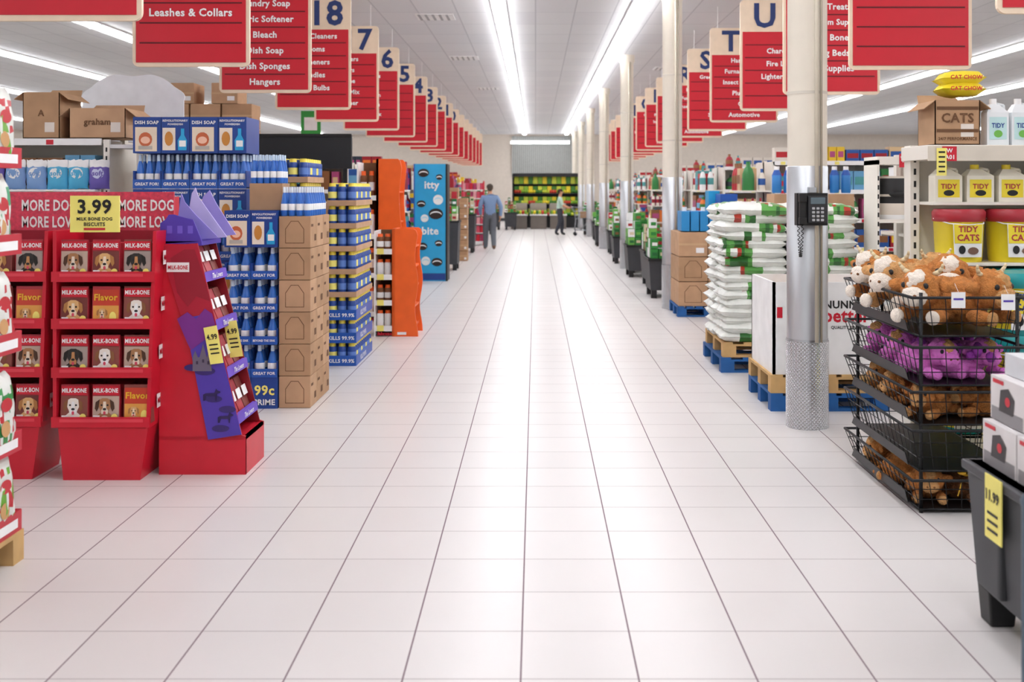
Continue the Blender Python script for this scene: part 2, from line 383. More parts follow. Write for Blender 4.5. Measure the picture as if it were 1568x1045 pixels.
def treat_display(x0, y0, k0):
    W = .585; x1 = x0+W; b = B(); d = .40
    b.hex([(x0+.05, y0+.02, 0), (x1-.1, y0+.02, 0), (x1-.1, y0+d-.03, 0), (x0+.05, y0+d-.03, 0), (x0+.03, y0, .30), (x1-.05, y0, .30), (x1-.05, y0+d, .30), (x0+.03, y0+d, .30)], RED)
    b.box(x0, x0+.02, y0, y0+d, .30, 1.41, RED)
    b.hex([(x1-.06, y0, .3), (x1-.04, y0, .3), (x1-.04, y0+d, .3), (x1-.06, y0+d, .3), (x1-.02, y0, 1.41), (x1, y0, 1.41), (x1, y0+d, 1.41), (x1-.02, y0+d, 1.41)], RED)
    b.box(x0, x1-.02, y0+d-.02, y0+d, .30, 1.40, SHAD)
    for i, z in enumerate((.326, .606, .881, 1.146)):
        xr = x1-.05+(z-.3)/1.1*.04
        b.box(x0, xr, y0, y0+d-.02, z-.02, z, RED)
        b.box(x0-.005, xr+.012, y0-.012, y0, z-.022, z+.036, RED)
        b.rect(FC(x0+W/2, y0-.012, z), -.25, .008, .22, .026, mat('e04050', .4), .001)
        for j in range(3): pouch(b, x0+.115+j*.178, y0+.012, z, .158, .215, (i*3+j+k0))
        for j in range(3): b.box(x0+.05+j*.178, x0+.18+j*.178, y0+.16, y0+.3, z, z+.19, PCH[1])
        FS = FL(x1-.03+i*.012, y0+.2, z+.1); b.rect(FS, -.12, -.03, .12, .05, WHITE, .004); b.text(FS, 'MILK-BONE', 0, .01, .04, RED, .006, .22)
    return b.done('dog_treat_floor_display')
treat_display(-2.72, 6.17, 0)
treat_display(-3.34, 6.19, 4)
b = B(); HP = mat('d8405a', .45, var=.2, scale=40)
b.box(-3.38, -2.18, 6.60, 6.615, 1.36, 1.63, HP)
for cx in (-2.93, -2.345):
    F = FC(cx, 6.6, 1.36)
    b.text(F, 'MORE DOG', -.0, .19, .085, WHITE, .004, .33); b.text(F, 'MORE LOVE', -.0, .09, .085, WHITE, .004, .33)
b.box(-3.34, -3.32, 6.615, 6.7, 0, 1.6, RED); b.box(-2.2, -2.18, 6.615, 6.7, 0, 1.6, RED)
b.done('promotional_header_board')
b = B(); b.box(-2.61, -2.335, 6.14, 6.155, 1.405, 1.61, YEL); F = FC(-2.472, 6.14, 1.405)
b.text(F, '3.99', 0, .145, .075, BLACK, .003, .2); b.text(F, 'MILK BONE DOG', 0, .075, .02, BLACK, .003, .2); b.text(F, 'BISCUITS', 0, .045, .02, BLACK, .003, .2)
b.rect(F, -.06, .012, .06, .024, RED, .003); b.box(-2.48, -2.465, 6.155, 6.59, 1.42, 1.43, WHITE)
b.done('price_sign')

# haunted-house slanted display
b = B(); x0 = -2.17
Y0, Y1 = 6.31, 6.72
F = FC(0, Y0, 0)
body = [(-2.17, 0), (-1.67, 0), (-1.67, .22), (-1.70, .23), (-1.99, 1.33), (-2.16, 1.33)]
b.poly(F, body, RED, 0, .015); b.poly(FC(0, Y1, 0), body, RED, 0, .015)
b.box(-2.17, -2.155, Y0, Y1, 0, 1.33, RED); b.box(-1.685, -1.67, Y0, Y1, 0, .22, RED); b.box(-2.17, -1.67, Y0, Y1, .2, .22, RED)
strip = [(-2.165, 1.32), (-1.945, 1.335), (-1.69, .23), (-1.885, .20), (-1.99, .75), (-2.06, .98)]
b.poly(F, strip, mat('b01230', .5), .012, .012)
b.poly(F, [(-2.06, .90), (-1.86, .93), (-1.69, .235), (-1.882, .205), (-1.985, .73)], PURP, .016, .004)
b.poly(F, [(-2.06, .90), (-2.0, .94), (-1.95, .9), (-1.9, .96), (-1.858, .93), (-1.80, .72), (-1.9, .78), (-1.98, .72), (-2.0, .76)], mat('7a2a8c', .5), .018)
# moonlit clouds, a little house on a hill and two dog silhouettes
DP2 = mat('36246e', .5)
for cx, cz, s in ((-1.97, .62, .05), (-1.9, .6, .06), (-1.85, .44, .05), (-1.77, .38, .05), (-1.81, .27, .05)): b.disc(F, cx, cz, s, s*.4, DP2, .0185)
b.poly(F, [(-1.97, .60), (-1.97, .68), (-1.955, .72), (-1.94, .68), (-1.93, .68), (-1.91, .76), (-1.89, .68), (-1.88, .70), (-1.865, .66), (-1.86, .60)], mat('6b6276', .6), .019)
for wx, wz in ((-1.95, .64), (-1.915, .65), (-1.885, .64)): b.rect(F, wx, wz, wx+.012, wz+.018, mat('3a2f48', .5), .021)
for cx, cz, s in ((-1.86, .46, .05), (-1.78, .33, .045)):
    b.poly(F, [(cx-s, cz-s*.6), (cx-s, cz+.1*s), (cx-.7*s, cz+.25*s), (cx+.3*s, cz+.3*s), (cx+.5*s, cz+.8*s), (cx+.65*s, cz+.6*s), (cx+1.0*s, cz+.45*s), (cx+.95*s, cz+.3*s), (cx+.6*s, cz+.2*s), (cx+.55*s, cz-.6*s), (cx+.4*s, cz-.6*s), (cx+.35*s, cz-.1*s), (cx-.6*s, cz-.1*s), (cx-.75*s, cz-.6*s)], DPURP, .020)
b.poly(F, [(-2.1, 1.25), (-2.02, 1.3), (-1.96, 1.3), (-1.91, 1.15), (-1.87, 1.0), (-1.95, 1.03), (-2.0, .97), (-2.06, 1.05)], mat('98102a', .5), .014)
b.rect(F, -2.12, 1.17, -1.99, 1.225, WHITE, .017); b.text(F, 'MILK-BONE', -2.055, 1.197, .03, RED, .019, .115)
def sl(t): return (-1.945+t*(.255), 1.335-t*1.105)
for i, t in enumerate((.18, .43, .68, .92)):
    x, z = sl(t)
    b.box(-2.14, x-.01, Y0+.01, Y1-.01, z-.01, z, DRED)
    b.hex([(x-.012, Y0-.01, z-.02), (x+.006, Y0-.01, z-.025), (x+.006, Y1+.01, z-.025), (x-.012, Y1+.01, z-.02), (x-.02, Y0-.01, z+.03), (x-.004, Y0-.01, z+.028), (x-.004, Y1+.01, z+.028), (x-.02, Y1+.01, z+.03)], mat('6a48c0', .5))
    FS = FL(x+.004, (Y0+Y1)/2, z); b.text(FS, 'The Lovers', 0, .003, .03, WHITE, .004, .3)
    for j in range(3):
        yy = Y0+.03+j*.125
        b.hex([(x-.14, yy, z), (x-.03, yy, z), (x-.03, yy+.11, z), (x-.14, yy+.11, z), (x-.15, yy, z+.19), (x-.11, yy, z+.19), (x-.11, yy+.11, z+.19), (x-.15, yy+.11, z+.19)], PCH[j % 3])
        FS = Fr((x-.065, yy+.055, z+.1), (0, 1, 0), (-.35, 0, 1)); b.rect(FS, -.045, -.02, .045, .04, WHITE, .012)
b.poly(FC(0, Y1-.015, 0), [(-2.16, 1.33), (-1.96, 1.33), (-1.69, .23), (-2.16, .23)], DRED, 0, .01)
b.poly(FC(0, Y0+.02, 0), [(-2.17, 1.33), (-2.17, 1.45), (-2.14, 1.47), (-2.12, 1.50), (-2.09, 1.50), (-2.06, 1.49), (-1.98, 1.47), (-1.93, 1.345)], PURP, 0, .01)
b.poly(FC(0, Y0+.12, 0), [(-2.12, 1.34), (-2.09, 1.55), (-2.08, 1.62), (-2.06, 1.57), (-2.00, 1.50), (-1.86, 1.36)], mat('8f82d2', .5), 0, .01)
b.poly(FC(0, Y0+.22, 0), [(-2.10, 1.34), (-2.05, 1.62), (-2.03, 1.655), (-2.01, 1.60), (-1.94, 1.50), (-1.84, 1.36)], LAV, 0, .01)
b.poly(FC(0, Y0+.34, 0), [(-2.08, 1.34), (-2.02, 1.60), (-1.98, 1.64), (-1.94, 1.56), (-1.82, 1.37)], mat('9d90da', .5), 0, .01)
b.box(-2.16, -1.93, Y0+.02, Y1, 1.32, 1.345, PURP)
for i in range(3): b.rect(FC(-2.13+i*.06, Y0+.02, 1.39), 0, 0, .03, .045, mat('6e58c8', .5), .002)
for (px, py) in ((-1.845, Y0-.03), (-1.80, Y0+.22)):
    b.hex([(px-.02, py, .64), (px+.055, py, .65), (px+.055, py+.004, .65), (px-.02, py+.004, .64), (px-.06, py, .85), (px+.015, py, .865), (px+.015, py+.004, .865), (px-.06, py+.004, .85)], YEL)
    Fq = Fr((px-.003, py, .76), (1, 0, .12), (-.2, 0, 1)); b.text(Fq, '4.99', 0, .04, .04, BLACK, .003, .06)
    for q in range(3): b.rect(Fq, -.025, -.06+q*.025, .025, -.052+q*.025, BLACK, .003)
b.done('haunted_house_treat_display')

# ---------------- dish soap display
CLR = mat('cfe3f5', .3); BB = mat('2e6cc4', .3)
def bottle(b, x, y, z, h, r, body, cap, label, seg=10):
    b.lathe(x, y, z, [(r*.9, 0), (r, h*.05), (r, h*.2), (r, h*.42), (r*.75, h*.56), (r*.6, h*.7), (r*.35, h*.8), (r*.4, h*.82), (r*.35, h)],
            [body, body, label, body, body, body, cap, cap], seg)
def pic_box(b, x, y, z, w, h, alt):
    b.box(x, x+w, y, y+.4, z, z+h, DBLUE); F = FC(x+w/2, y, z)
    if alt:
        b.rect(F, -w*.42, h*.05, w*.36, h*.72, mat('e9d9c2', .5), .002); b.disc(F, -w*.05, h*.38, w*.24, h*.2, mat('c8663e', .5), .004); b.disc(F, -w*.05, h*.36, w*.17, h*.1, mat('f3c3a8', .5), .005)
        b.text(F, 'DISH SOAP', 0, h*.85, h*.09, WHITE, .004, w*.85); b.rect(F, -w*.3, h*.1, w*.2, h*.2, mat('b9b2a8', .5), .006)
    else:
        b.rect(F, -w*.46, h*.08, w*.0, h*.7, mat('ece0d0', .5), .002); b.disc(F, -w*.23, h*.4, w*.15, h*.2, mat('c9873a', .5), .004)
        b.text(F, 'REVOLUTIONARY', 0, h*.9, h*.06, WHITE, .004, w*.9); b.text(F, 'POWERDISH', 0, h*.8, h*.05, WHITE, .004, w*.8)
        b.poly(F, [(w*.1, h*.08), (w*.4, h*.08), (w*.42, h*.35), (w*.32, h*.5), (w*.32, h*.68), (w*.2, h*.68), (w*.2, h*.5), (w*.08, h*.35)], LBLUE, .004)
        b.rect(F, w*.14, h*.18, w*.38, h*.35, WHITE, .006)
def bottle_tier(b, x, y, z, w, h, txt):
    b.box(x, x+w, y, y+.4, z, z+.01, DBLUE); b.box(x, x+w, y-.004, y+.01, z, z+h*.26, BLUE); b.text(FC(x+w/2, y-.004, z), txt, 0, h*.13, h*.09, WHITE, .003, w*.85)
    b.box(x, x+.008, y, y+.4, z, z+h*.5, DBLUE); b.box(x+w-.008, x+w, y, y+.4, z, z+h*.5, DBLUE); b.box(x, x+w, y+.36, y+.4, z, z+h, DBLUE)
    n = 2 if h < .26 else 3
    for i in range(n):
        for j in range(3): bottle(b, x+w*(i+.5)/n, y+.06+j*.1, z+.01, h*.93, w*(.2 if n == 2 else .15), BB, CLR, WHITE)
b = B()
z = 2.22; w_ = .225
for t in range(8):
    h = .29 if t % 2 == 0 else .28
    z -= h
    for c in range(4):
        x = -3.18+c*w_
        if z < 0: continue
        if t % 2 == 0: pic_box(b, x, 8.65, z, w_-.004, h-.004, c % 2 == 0)
        else: bottle_tier(b, x, 8.65, z, w_-.004, h, 'GREAT FOR' if c % 2 else 'GREAT FOR!')
b.box(-3.18, -2.28, 8.68, 9.05, 0, .27, DBLUE)
b.done('dish_soap_box_display')
b = B()
for c in range(2):
    x = -2.33+c*.2
    pic_box(b, x, 8.2, 1.21, .197, .275, c == 0)
    for i in range(4): bottle_tier(b, x, 8.2, .97-i*.245, .197, .24, ('GREAT FOR', 'GREAT FOR', 'BEYOND THE SINK', 'GREAT FOR')[i])
    b.box(x, x+.197, 8.2, 8.6, 0, .235, DBLUE)
F = FC(-2.33+.3, 8.2, 0); b.text(F, '99c', 0, .14, .07, YEL, .004, .16); b.text(F, 'PRIME', 0, .05, .05, WHITE, .004, .16)
b.box(-2.18, -1.93, 8.35, 8.6, 1.487, 1.69, KRAFT)
for i in range(5):
    for j in range(3): bottle(b, -2.155+i*.05, 8.38+j*.08, 1.69, .22, .024, BB, CLR, WHITE)
b.done('dish_soap_tower_display')
def carton(b, x0, x1, y0, y1, z0, z1, m=KRAFT, icon=True, side=None):
    b.box(x0, x1, y0, y1, z0+.002, z1-.002, m)
    F = FC((x0+x1)/2, y0, z0); w = x1-x0; h = z1-z0
    if icon:
        b.poly(F, [(-w*.3, h*.15), (w*.3, h*.15), (w*.3, h*.6), (w*.12, h*.85), (-w*.12, h*.85), (-w*.3, h*.6)], KRAFTD, .001)
        b.poly(F, [(-w*.28, h*.17), (w*.28, h*.17), (w*.28, h*.59), (w*.11, h*.83), (-w*.11, h*.83), (-w*.28, h*.59)], m, .002)
    else:
        b.rect(F, -w/2, h*.46, w/2, h*.54, mat('c9a680', .5), .001); b.rect(F, w*.1, h*.15, w*.38, h*.36, WHITE, .001)
b = B()
for i in range(6):
    z0 = i*.2405
    for j in range(3): carton(b, -1.926, -1.69, 8.22+j*.25, 8.22+j*.25+.244, z0, z0+.2405, KRAFT if (i+j) % 3 else KRAFTL)
    for j in range(3):
        F = FL(-1.69, 8.22+j*.25+.12, z0); b.rect(F, .02, .05, .09, .10, KRAFTD, .002); b.rect(F, -.1, .16, -.02, .18, KRAFTD, .002)
for i in range(4):
    for j in range(8): bottle(b, -1.895+i*.058, 8.26+j*.085, 1.443, .22, .026, BB, mat('e8f0f8', .3), WHITE)
b.done('dish_soap_carton_stack', .003)
b = B(); b.box(-2.57, -2.41, 8.1, 8.112, 1.28, 1.5, YEL); b.text(FC(-2.49, 8.1, 1.28), '1.99', 0, .13, .08, BLACK, .004, .13); b.rect(FC(-2.49, 8.1, 1.28), -.05, .03, .05, .05, BLACK); b.box(-2.5, -2.48, 8.11, 8.64, 1.29, 1.3, WHITE)
b.done('price_sign')

# ---------------- cleaner canister stacks
def canister(b, x, y, z, h, r, body, lab, cap):
    b.lathe(x, y, z, [(r, 0), (r, h*.3), (r, h*.6), (r, h*.8), (r*.75, h*.84), (r*.7, h)], [body, lab, body, body, cap], 10)
def can_stack(x0, y0, nx, ny, nl, name, z0=0):
    b = B(); r = .043; p = .09
    for l in range(nl):
        z = z0+l*.213; tray = BLUE if l < 3 else KRAFTL
        b.box(x0, x0+nx*p, y0, y0+ny*p, z, z+.012, tray)
        b.box(x0, x0+nx*p, y0-.004, y0+.004, z, z+(.095 if l < 3 else .05), tray); b.box(x0+nx*p-.004, x0+nx*p+.004, y0, y0+ny*p, z, z+(.095 if l < 3 else .05), tray)
        if l < 3:
            b.text(FC(x0+nx*p/2, y0-.004, z), 'KILLS 99.9%', 0, .047, .04, WHITE, .003, nx*p*.9); b.text(FL(x0+nx*p+.004, y0+.4, z), 'KILLS 99.9%', 0, .047, .045, WHITE, .003, .7)
        for i in range(nx):
            for j in range(ny):
                if l < nl-1 and 0 < j and i < nx-1: continue
                canister(b, x0+(i+.5)*p, y0+(j+.5)*p, z+.01, .2, r, DBLUE, YEL if (i+j) % 3 == 0 else mat('5f82c8', .4), mat('f0d84a', .4))
        b.box(x0+.05, x0+nx*p-.09, y0+.1, y0+ny*p-.02, z+.01, z+.2, DBLUE)
    return b.done(name)
can_stack(-1.94, 10.18, 3, 11, 8, 'cleaning_canister_stack')
can_stack(-2.45, 9.6, 5, 8, 9, 'cleaning_canister_stack')
b = B(); b.box(-3.05, -1.95, 11.6, 11.66, 1.86, 2.22, mat('1b1d20', .5)); b.box(-3.05, -1.95, 11.59, 11.6, 2.2, 2.23, BLACK)
for x in (-3.0, -2.02): b.box(x-.02, x+.02, 11.61, 11.65, 0, 1.86, BLACK)
b.box(-3.05, -1.95, 11.5, 11.9, .0, .12, BLACK); b.box(-3.03, -1.97, 11.55, 11.9, .12, 1.5, KRAFT)
b.done('black_display_board')

# ---------------- orange displays
def wavy(x0, x1, h, amp, n=18, seedp=0):
    pts = [(x0, 0), (x1, 0)]
    for i in range(1, n):
        t = i/n; pts.append((x1-amp*(.5-.5*math.cos(t*math.pi*4+seedp)), h*t))
    pts += [(x1-amp*.6, h*.985), (x1-amp*1.4, h), (x0, h)]
    return pts
def orange(x0, x1, y, h, bay, name):
    b = B(); F = FC(0, y, 0)
    b.poly(F, wavy(x0, x1, h, .035), ORANGE, 0, .03); b.poly(FC(0, y+.5, 0), wavy(x0, x1, h, .035), ORANGE, 0, .03)
    b.box(x0, x1-.06, y+.02, y+.48, 0, .1, ORANGE); b.box(x0, x0+.03, y, y+.5, 0, h, ORANGE)
    for i in range(5): b.box(x0+.02, x1-.04, y+.03, y+.48, .1+i*h/5.4, .12+i*h/5.4, ORANGE)
    for i in range(5):
        for j in range(4): canister(b, x1-.12, y+.08+j*.11, .12+i*h/5.4, h/7.5, .04, WHITE, TEAL, WHITE)
    xb = x0-bay
    b.box(xb, xb+.015, y, y+.5, 0, h*.98, WHITE); b.box(xb, x0, y+.45, y+.47, 0, h*.98, KRAFTD)
    for i in range(4):
        z = .08+i*h/4.2
        b.box(xb, x0, y, y+.45, z-.02, z, ORANGE); b.box(xb, x0, y-.008, y, z-.02, z+.04, WHITE); b.rect(FC(xb+bay*.35, y-.008, z), -.035, -.02, .04, .045, YEL, .003)
        for j in range(2): canister(b, xb+bay*(.3+.42*j), y+.08, z, h/4.2*.72, .04, BROWN if i % 2 else WHITE, WHITE, ORANGE)
    b.text(FC(xb+bay*.6, y-.008, 0), 'febreze', 0, .035, .05, RED, .004, bay*.8)
    b.rect(FC(x0+.06, y, 0), 0, .02, .1, .05, WHITE, .003)
    return b.done(name)
orange(-1.60, -1.31, 12.2, 1.2, .2, 'orange_freshener_display')
orange(-1.98, -1.66, 13.6, 2.02, .24, 'orange_freshener_display')

# blue snack poster display
b = B(); y = 19.5
b.box(-2.15, -1.6, y, y+.5, 0, 2.09, LBLUE); b.box(-1.6, -1.57, y-.01, y+.52, 0, 2.09, BLACK); b.box(-2.17, -2.15, y-.01, y+.5, 0, 2.09, BLUE)
F = FC(-1.875, y, 0); OB = mat('2a1a16', .6)
b.text(F, 'itty', .03, 1.72, .13, WHITE, .006, .36); b.text(F, 'bite', 0, .9, .13, WHITE, .006, .4)
def cookie(u, v, rx, ry, m1, m2):
    b.disc(F, u, v, rx, ry, m1, .005); b.disc(F, u, v-.012, rx*.8, ry*.6, m2, .007); b.disc(F, u, v-.03, rx*.8, ry*.55, m1, .008)
for u, v, r in ((-.12, 1.93, .1), (.16, 1.86, .06), (-.16, 1.38, .08), (.1, 1.2, .13), (-.14, .62, .09), (.15, .68, .07), (.12, .34, .1)): cookie(u, v, r, r*.75, OB, WHITE)
for u, v, r in ((.14, 1.45, .09), (-.1, 1.12, .07), (-.08, .36, .08)): cookie(u, v, r, r, WHITE, mat('bfe6f5', .5))
b.rect(F, -.27, .02, .27, .14, DBLUE, .004)
b.done('blue_snack_display_stand')

# ---------------- shopping goods generic
PAL = [mat(c, .45) for c in ('b8222c', 'e0d8cc', '2456a0', 'e8c22e', '2f7d3c', 'e2762a', 'efefef', '8a5a34', '6aa7cf', 'b04a7c', '303644', 'd8b98c', 'a01828', '4f9a9a')]
def goods(b, F, w, zlo, zhi, seed, dmax=.2):
    r = random.Random(seed); u = 0
    while u < w-.1:
        ww = r.uniform(.1, .24); k = r.randint(1, 3); h = (zhi-zlo)*r.uniform(.6, .92); m = r.choice(PAL); m2 = r.choice(PAL); kind = r.random()
        for i in range(k):
            if u+ww > w: break
            if kind < .6:
                p = [F.p(u+.005, zlo, -.03), F.p(u+ww-.005, zlo, -.03), F.p(u+ww-.005, zlo, -dmax), F.p(u+.005, zlo, -dmax)]
                b.hex(p+[q+F.u*h for q in p], m); b.rect(F, u+.02, zlo+h*.3, u+ww-.02, zlo+h*.7, m2, -.028)
            else:
                q = F.p(u+ww/2, zlo, -.03-ww*.4); b.lathe(q.x, q.y, q.z, [(ww*.4, 0), (ww*.4, h*.25), (ww*.4, h*.55), (ww*.28, h*.75), (ww*.15, h*.83), (ww*.15, h)], [m, m2, m, m, m2], 8)
            u += ww
        u += .01
def gondola(x0, x1, y0, y1, top, seed, end=0, name='store_shelf_gondola', levels=5, topgoods=True, openx=None):
    b = B(); yc = (y0+y1)/2; r = random.Random(seed)
    b.box(x0, x1, yc-.02, yc+.02, 0, top, CREAM); b.box(x0, x1, y0, y1, 0, .13, CREAM)
    n = max(1, int((x1-x0)/1.2)); 
    for i in range(n+1):
        x = x0+(x1-x0)*i/n; b.box(x-.02, x+.02, yc-.04, yc+.04, 0, top+.02, CREAM)
    lv = [.13+(top-.13)*i/levels for i in range(levels)]
    for i, z in enumerate(lv+[top]):
        b.box(x0, x1, y0+.02, y1-.02, z-.025, z, CREAM); b.box(x0, x1, y0, y0+.02, z-.045, z+.01, WHITE); b.box(x0, x1, y1-.02, y1, z-.045, z+.01, WHITE)
        for q in range(int((x1-x0)/.35)): b.rect(FC(x0+q*.35+.1, y0, z-.04), 0, 0, .06, .04, r.choice([YEL, WHITE, RED]), .001)
        zt = (lv+[top, top+.3])[i+1]
        if i < levels or topgoods: goods(b, FC(x0+.03, y0+.02, 0), x1-x0-.06, z, zt-.05, seed*31+i)
        if i < levels: goods(b, Fr((x1-.03, y1-.02, 0), (-1, 0, 0), (0, 0, 1)), x1-x0-.06, z, zt-.05, seed*37+i)
    if end:
        xe = x1 if end > 0 else x0; xa, xb = (xe, xe+.4) if end > 0 else (xe-.4, xe)
        b.box(xe-.02, xe+.02, y0, y1, 0, top, CREAM); b.box(xa, xb, y0, y1, 0, .15, CREAM)
        for i, z in enumerate(lv):
            b.box(xa, xb, y0, y1, z-.02, z, CREAM)
            F = FL(xb, y0, 0) if end > 0 else FRt(xa, y1, 0)
            goods(b, F, y1-y0, z, lv[i+1]-.05 if i+1 < levels else top+.05, seed*41+i, .25)
            goods(b, FC(xa, y0, 0), .36, z, lv[i+1]-.05 if i+1 < levels else top+.05, seed*43+i, .25)
    return b.done(name)
gl = [gondola(-13.5, -2.62, 15.2, 16.2, 2.0, 11+s, 1) for s in range(2)]
for k, y in enumerate((18.9, 22.6, 26.3, 30.0, 33.7, 37.4, 41.1)):
    g = gl[k % 2]
    if k == 0: gl[1].location.y = y+.5
    else: inst(g, 'store_shelf_gondola', (g.location.x, y+.5, 0))
gr = [gondola(3.08, 14, 14.2, 15.2, 2.0, 21+s, -1) for s in range(2)]
for k, y in enumerate((17.9, 21.6, 25.3, 29.0, 32.7, 36.4, 40.1)):
    g = gr[k % 2]
    if k == 0: gr[1].location.y = y+.5
    else: inst(g, 'store_shelf_gondola', (g.location.x, y+.5, 0))
gondola(-12, -3.05, 12.3, 13.3, 2.05, 51, 0, topgoods=False)
gondola(-9, -3.55, 8.95, 9.95, 2.05, 52, 0, topgoods=False)
gondola(3.45, 13, 9.95, 10.95, 1.95, 53, 0, topgoods=False)
def opencarton(b, x0, x1, y0, y1, z0, z1, m, flaps=True, txt=None):
    b.box(x0, x1, y0, y0+.006, z0, z1, m); b.box(x0, x1, y1-.006, y1, z0, z1, m); b.box(x0, x0+.006, y0, y1, z0, z1, m); b.box(x1-.006, x1, y0, y1, z0, z1, m); b.box(x0, x1, y0, y1, z0, z0+.006, m)
    f = min(.14, (x1-x0)*.4)
    for (ax, sx) in ((x0, -1), (x1, 1)):
        b.hex([(ax, y0, z1-.004), (ax, y1, z1-.004), (ax+sx*f*.6, y1, z1-f*.5), (ax+sx*f*.6, y0, z1-f*.5), (ax, y0, z1), (ax, y1, z1), (ax+sx*f*.6, y1, z1-f*.5+.005), (ax+sx*f*.6, y0, z1-f*.5+.005)], m)
    b.hex([(x0, y1, z1), (x1, y1, z1), (x1, y1-.005, z1), (x0, y1-.005, z1), (x0+.02, y1+.08, z1+.06), (x1-.02, y1+.08, z1+.06), (x1-.02, y1+.075, z1+.06), (x0+.02, y1+.075, z1+.06)], m)
    if txt: b.text(FC((x0+x1)/2, y0, z0), txt, 0, (z1-z0)*.55, .05, KRAFTD, .003, (x1-x0)*.7)
    b.rect(FC(x1-.12, y0, z0+.05), 0, 0, .08, .08, mat('dfd6cc', .6), .002)
b = B(); opencarton(b, -4.20, -3.90, 8.97, 9.4, 2.063, 2.44, KRAFT, txt='A'); b.done('open_cardboard_box')
b = B(); opencarton(b, -3.82, -3.36, 8.97, 9.4, 2.063, 2.31, KRAFTL, txt='graham'); b.done('open_cardboard_box')
b = B()
for i in range(3):
    for j in range(2): carton(b, -4.3+i*.36, -3.96+i*.36, 12.5, 12.9, 2.063+j*.28, 2.34+j*.28, KRAFTL if i % 2 else KRAFT, False)
for i in range(2): carton(b, -4.2+i*.5, -4.2+i*.5+.3, 12.5, 12.9, 2.62, 2.86, KRAFTL, False)
b.done('shelf_top_cartons', .004)
b = B()
for i in range(9):
    m, m2 = [(mat('4fb3dd', .4), WHITE), (mat('6a5ab0', .4), mat('cfd6f2', .4)), (mat('7ea4d6', .4), WHITE)][(i//2) % 3]
    cx = -4.9+i*.17; F = FC(cx, 8.89, 1.765)
    b.pillow(F, .165, .24, .07, WHITE if i % 3 == 2 else m, lambda u, v, s, m=m: WHITE if v > .7 else m); b.disc(F, 0, .01, .05, .045, m2, .036); b.text(F, 'soft', 0, .01, .04, m, .039, .09)
b.box(-5.0, -3.56, 8.84, 8.945, 1.63, 1.643, WHITE)
b.done('laundry_pod_bags')
b = B()
for xx in (-3.52, -3.25):
    b.box(xx, xx+.05, 8.92, 8.95, 0, 2.05, CREAM)
    for i in range(26): b.rect(FC(xx+.025, 8.92, .2+i*.07), -.007, 0, .007, .035, BLACK, .001)
    b.box(xx, xx+.03, 8.95, 9.6, 0, 2.0, CREAM)
for i in range(5): b.box(-3.47, -3.25, 8.93, 9.3, .3+i*.42, .33+i*.42, WHITE)
b.done('shelf_end_rack')
b = B(); pts = [(-.52, -.34), (.42, -.34)]
for i in range(37):
    t = i/36*math.pi; pts.append((-.05+.47*math.cos(t)*(1+.03*math.sin(t*9)), .05+.24*math.sin(t)*(1+.07*math.sin(t*7))))
b.poly(FC(-3.68, 10.15, 2.42), pts, mat('eceff5', .5), 0, .012); b.box(-4.2, -4.15, 10.15, 10.17, 0, 2.2, WHITE); b.box(-3.35, -3.3, 10.15, 10.17, 0, 2.2, WHITE); b.done('white_cutout_shelf_topper')

# ---------------- pallets
def pallet(b, x0, x1, y0, y1, m, z=0):
    h = .135
    for i in range(3):
        yy = y0+(y1-y0-.1)*i/2; b.box(x0, x1, yy, yy+.1, z, z+.02, m)
        for j in range(3):
            xx = x0+(x1-x0-.12)*j/2; b.box(xx, xx+.12, yy, yy+.1, z+.02, z+.1, m)
        b.box(x0, x1, yy, yy+.1, z+.1, z+.115, m)
    n = 7
    for i in range(n):
        xx = x0+(x1-x0-.09)*i/(n-1); b.box(xx, xx+.09, y0, y1, z+.115, z+h, m)
    return z+h
BW = mat('e8eae4', .35, var=.08, bump=.3, bscale=25); BG = mat('5da04e', .35, var=.15); BR = mat('b23a2c', .4); BDG = mat('2f6a30', .4, var=.15)
b = B(); zt = pallet(b, 1.66, 2.92, 9.8, 10.85, PBLUE); zt = pallet(b, 1.68, 2.9, 9.82, 10.83, WOOD, zt)
for l in range(16):
    z = zt+.04+l*.076
    for (cx, wx) in ((1.98, .6), (2.60, .60)):
        for cy in (10.07, 10.58):
            ang = R.uniform(-.06, .06); off = R.uniform(-.025, .025); sd = R.random()*90
            F = Fr((cx+off, cy+R.uniform(-.02, .02), z+R.uniform(-.006, .006)), (math.cos(ang), math.sin(ang), R.uniform(-.04, .04)), (-math.sin(ang), math.cos(ang), 0))
            g0 = R.choice([.08, .25, .42, .55])
            def bd(u, v, s, sd=sd, g0=g0):
                if g0 < u < g0+.38:
                    q = noise.noise(V((u*8+sd, v*8, sd)))
                    return BW if q > .3 else (BR if q > .2 else (BDG if q < -.2 else BG))
                return BW
            b.pillow(F, wx, .54, .13, BW, bd, 18, 4, .3)
b.done('bagged_mulch_pallet')
b = B(); pallet(b, 1.74, 2.62, 8.1, 8.95, PBLUE); pallet(b, 1.74, 2.62, 8.1, 8.95, WOOD, .135)
b.box(1.76, 2.58, 8.12, 8.14, .27, .955, WHITE); b.box(1.76, 2.58, 8.9, 8.92, .27, .955, WHITE); b.box(1.76, 1.78, 8.12, 8.92, .27, .955, WHITE); b.box(2.56, 2.58, 8.12, 8.92, .27, .955, WHITE)
b.box(1.78, 2.56, 8.14, 8.9, .27, .82, KRAFT)
F = FC(2.34, 8.12, .27); b.text(F, 'NUNN', -.08, .52, .06, BLACK, .003, .24); b.text(F, 'better', -.03, .44, .13, RED, .003, .34); b.text(F, 'QUALITY SINCE 1875', .0, .35, .028, BLACK, .003, .3)
b.rect(FC(1.76, 8.12, .27), .03, .42, .07, .5, RED, .003)
b.done('flour_bin_pallet', .003)
b = B(); pallet(b, 1.82, 2.62, 14.05, 14.9, PBLUE)
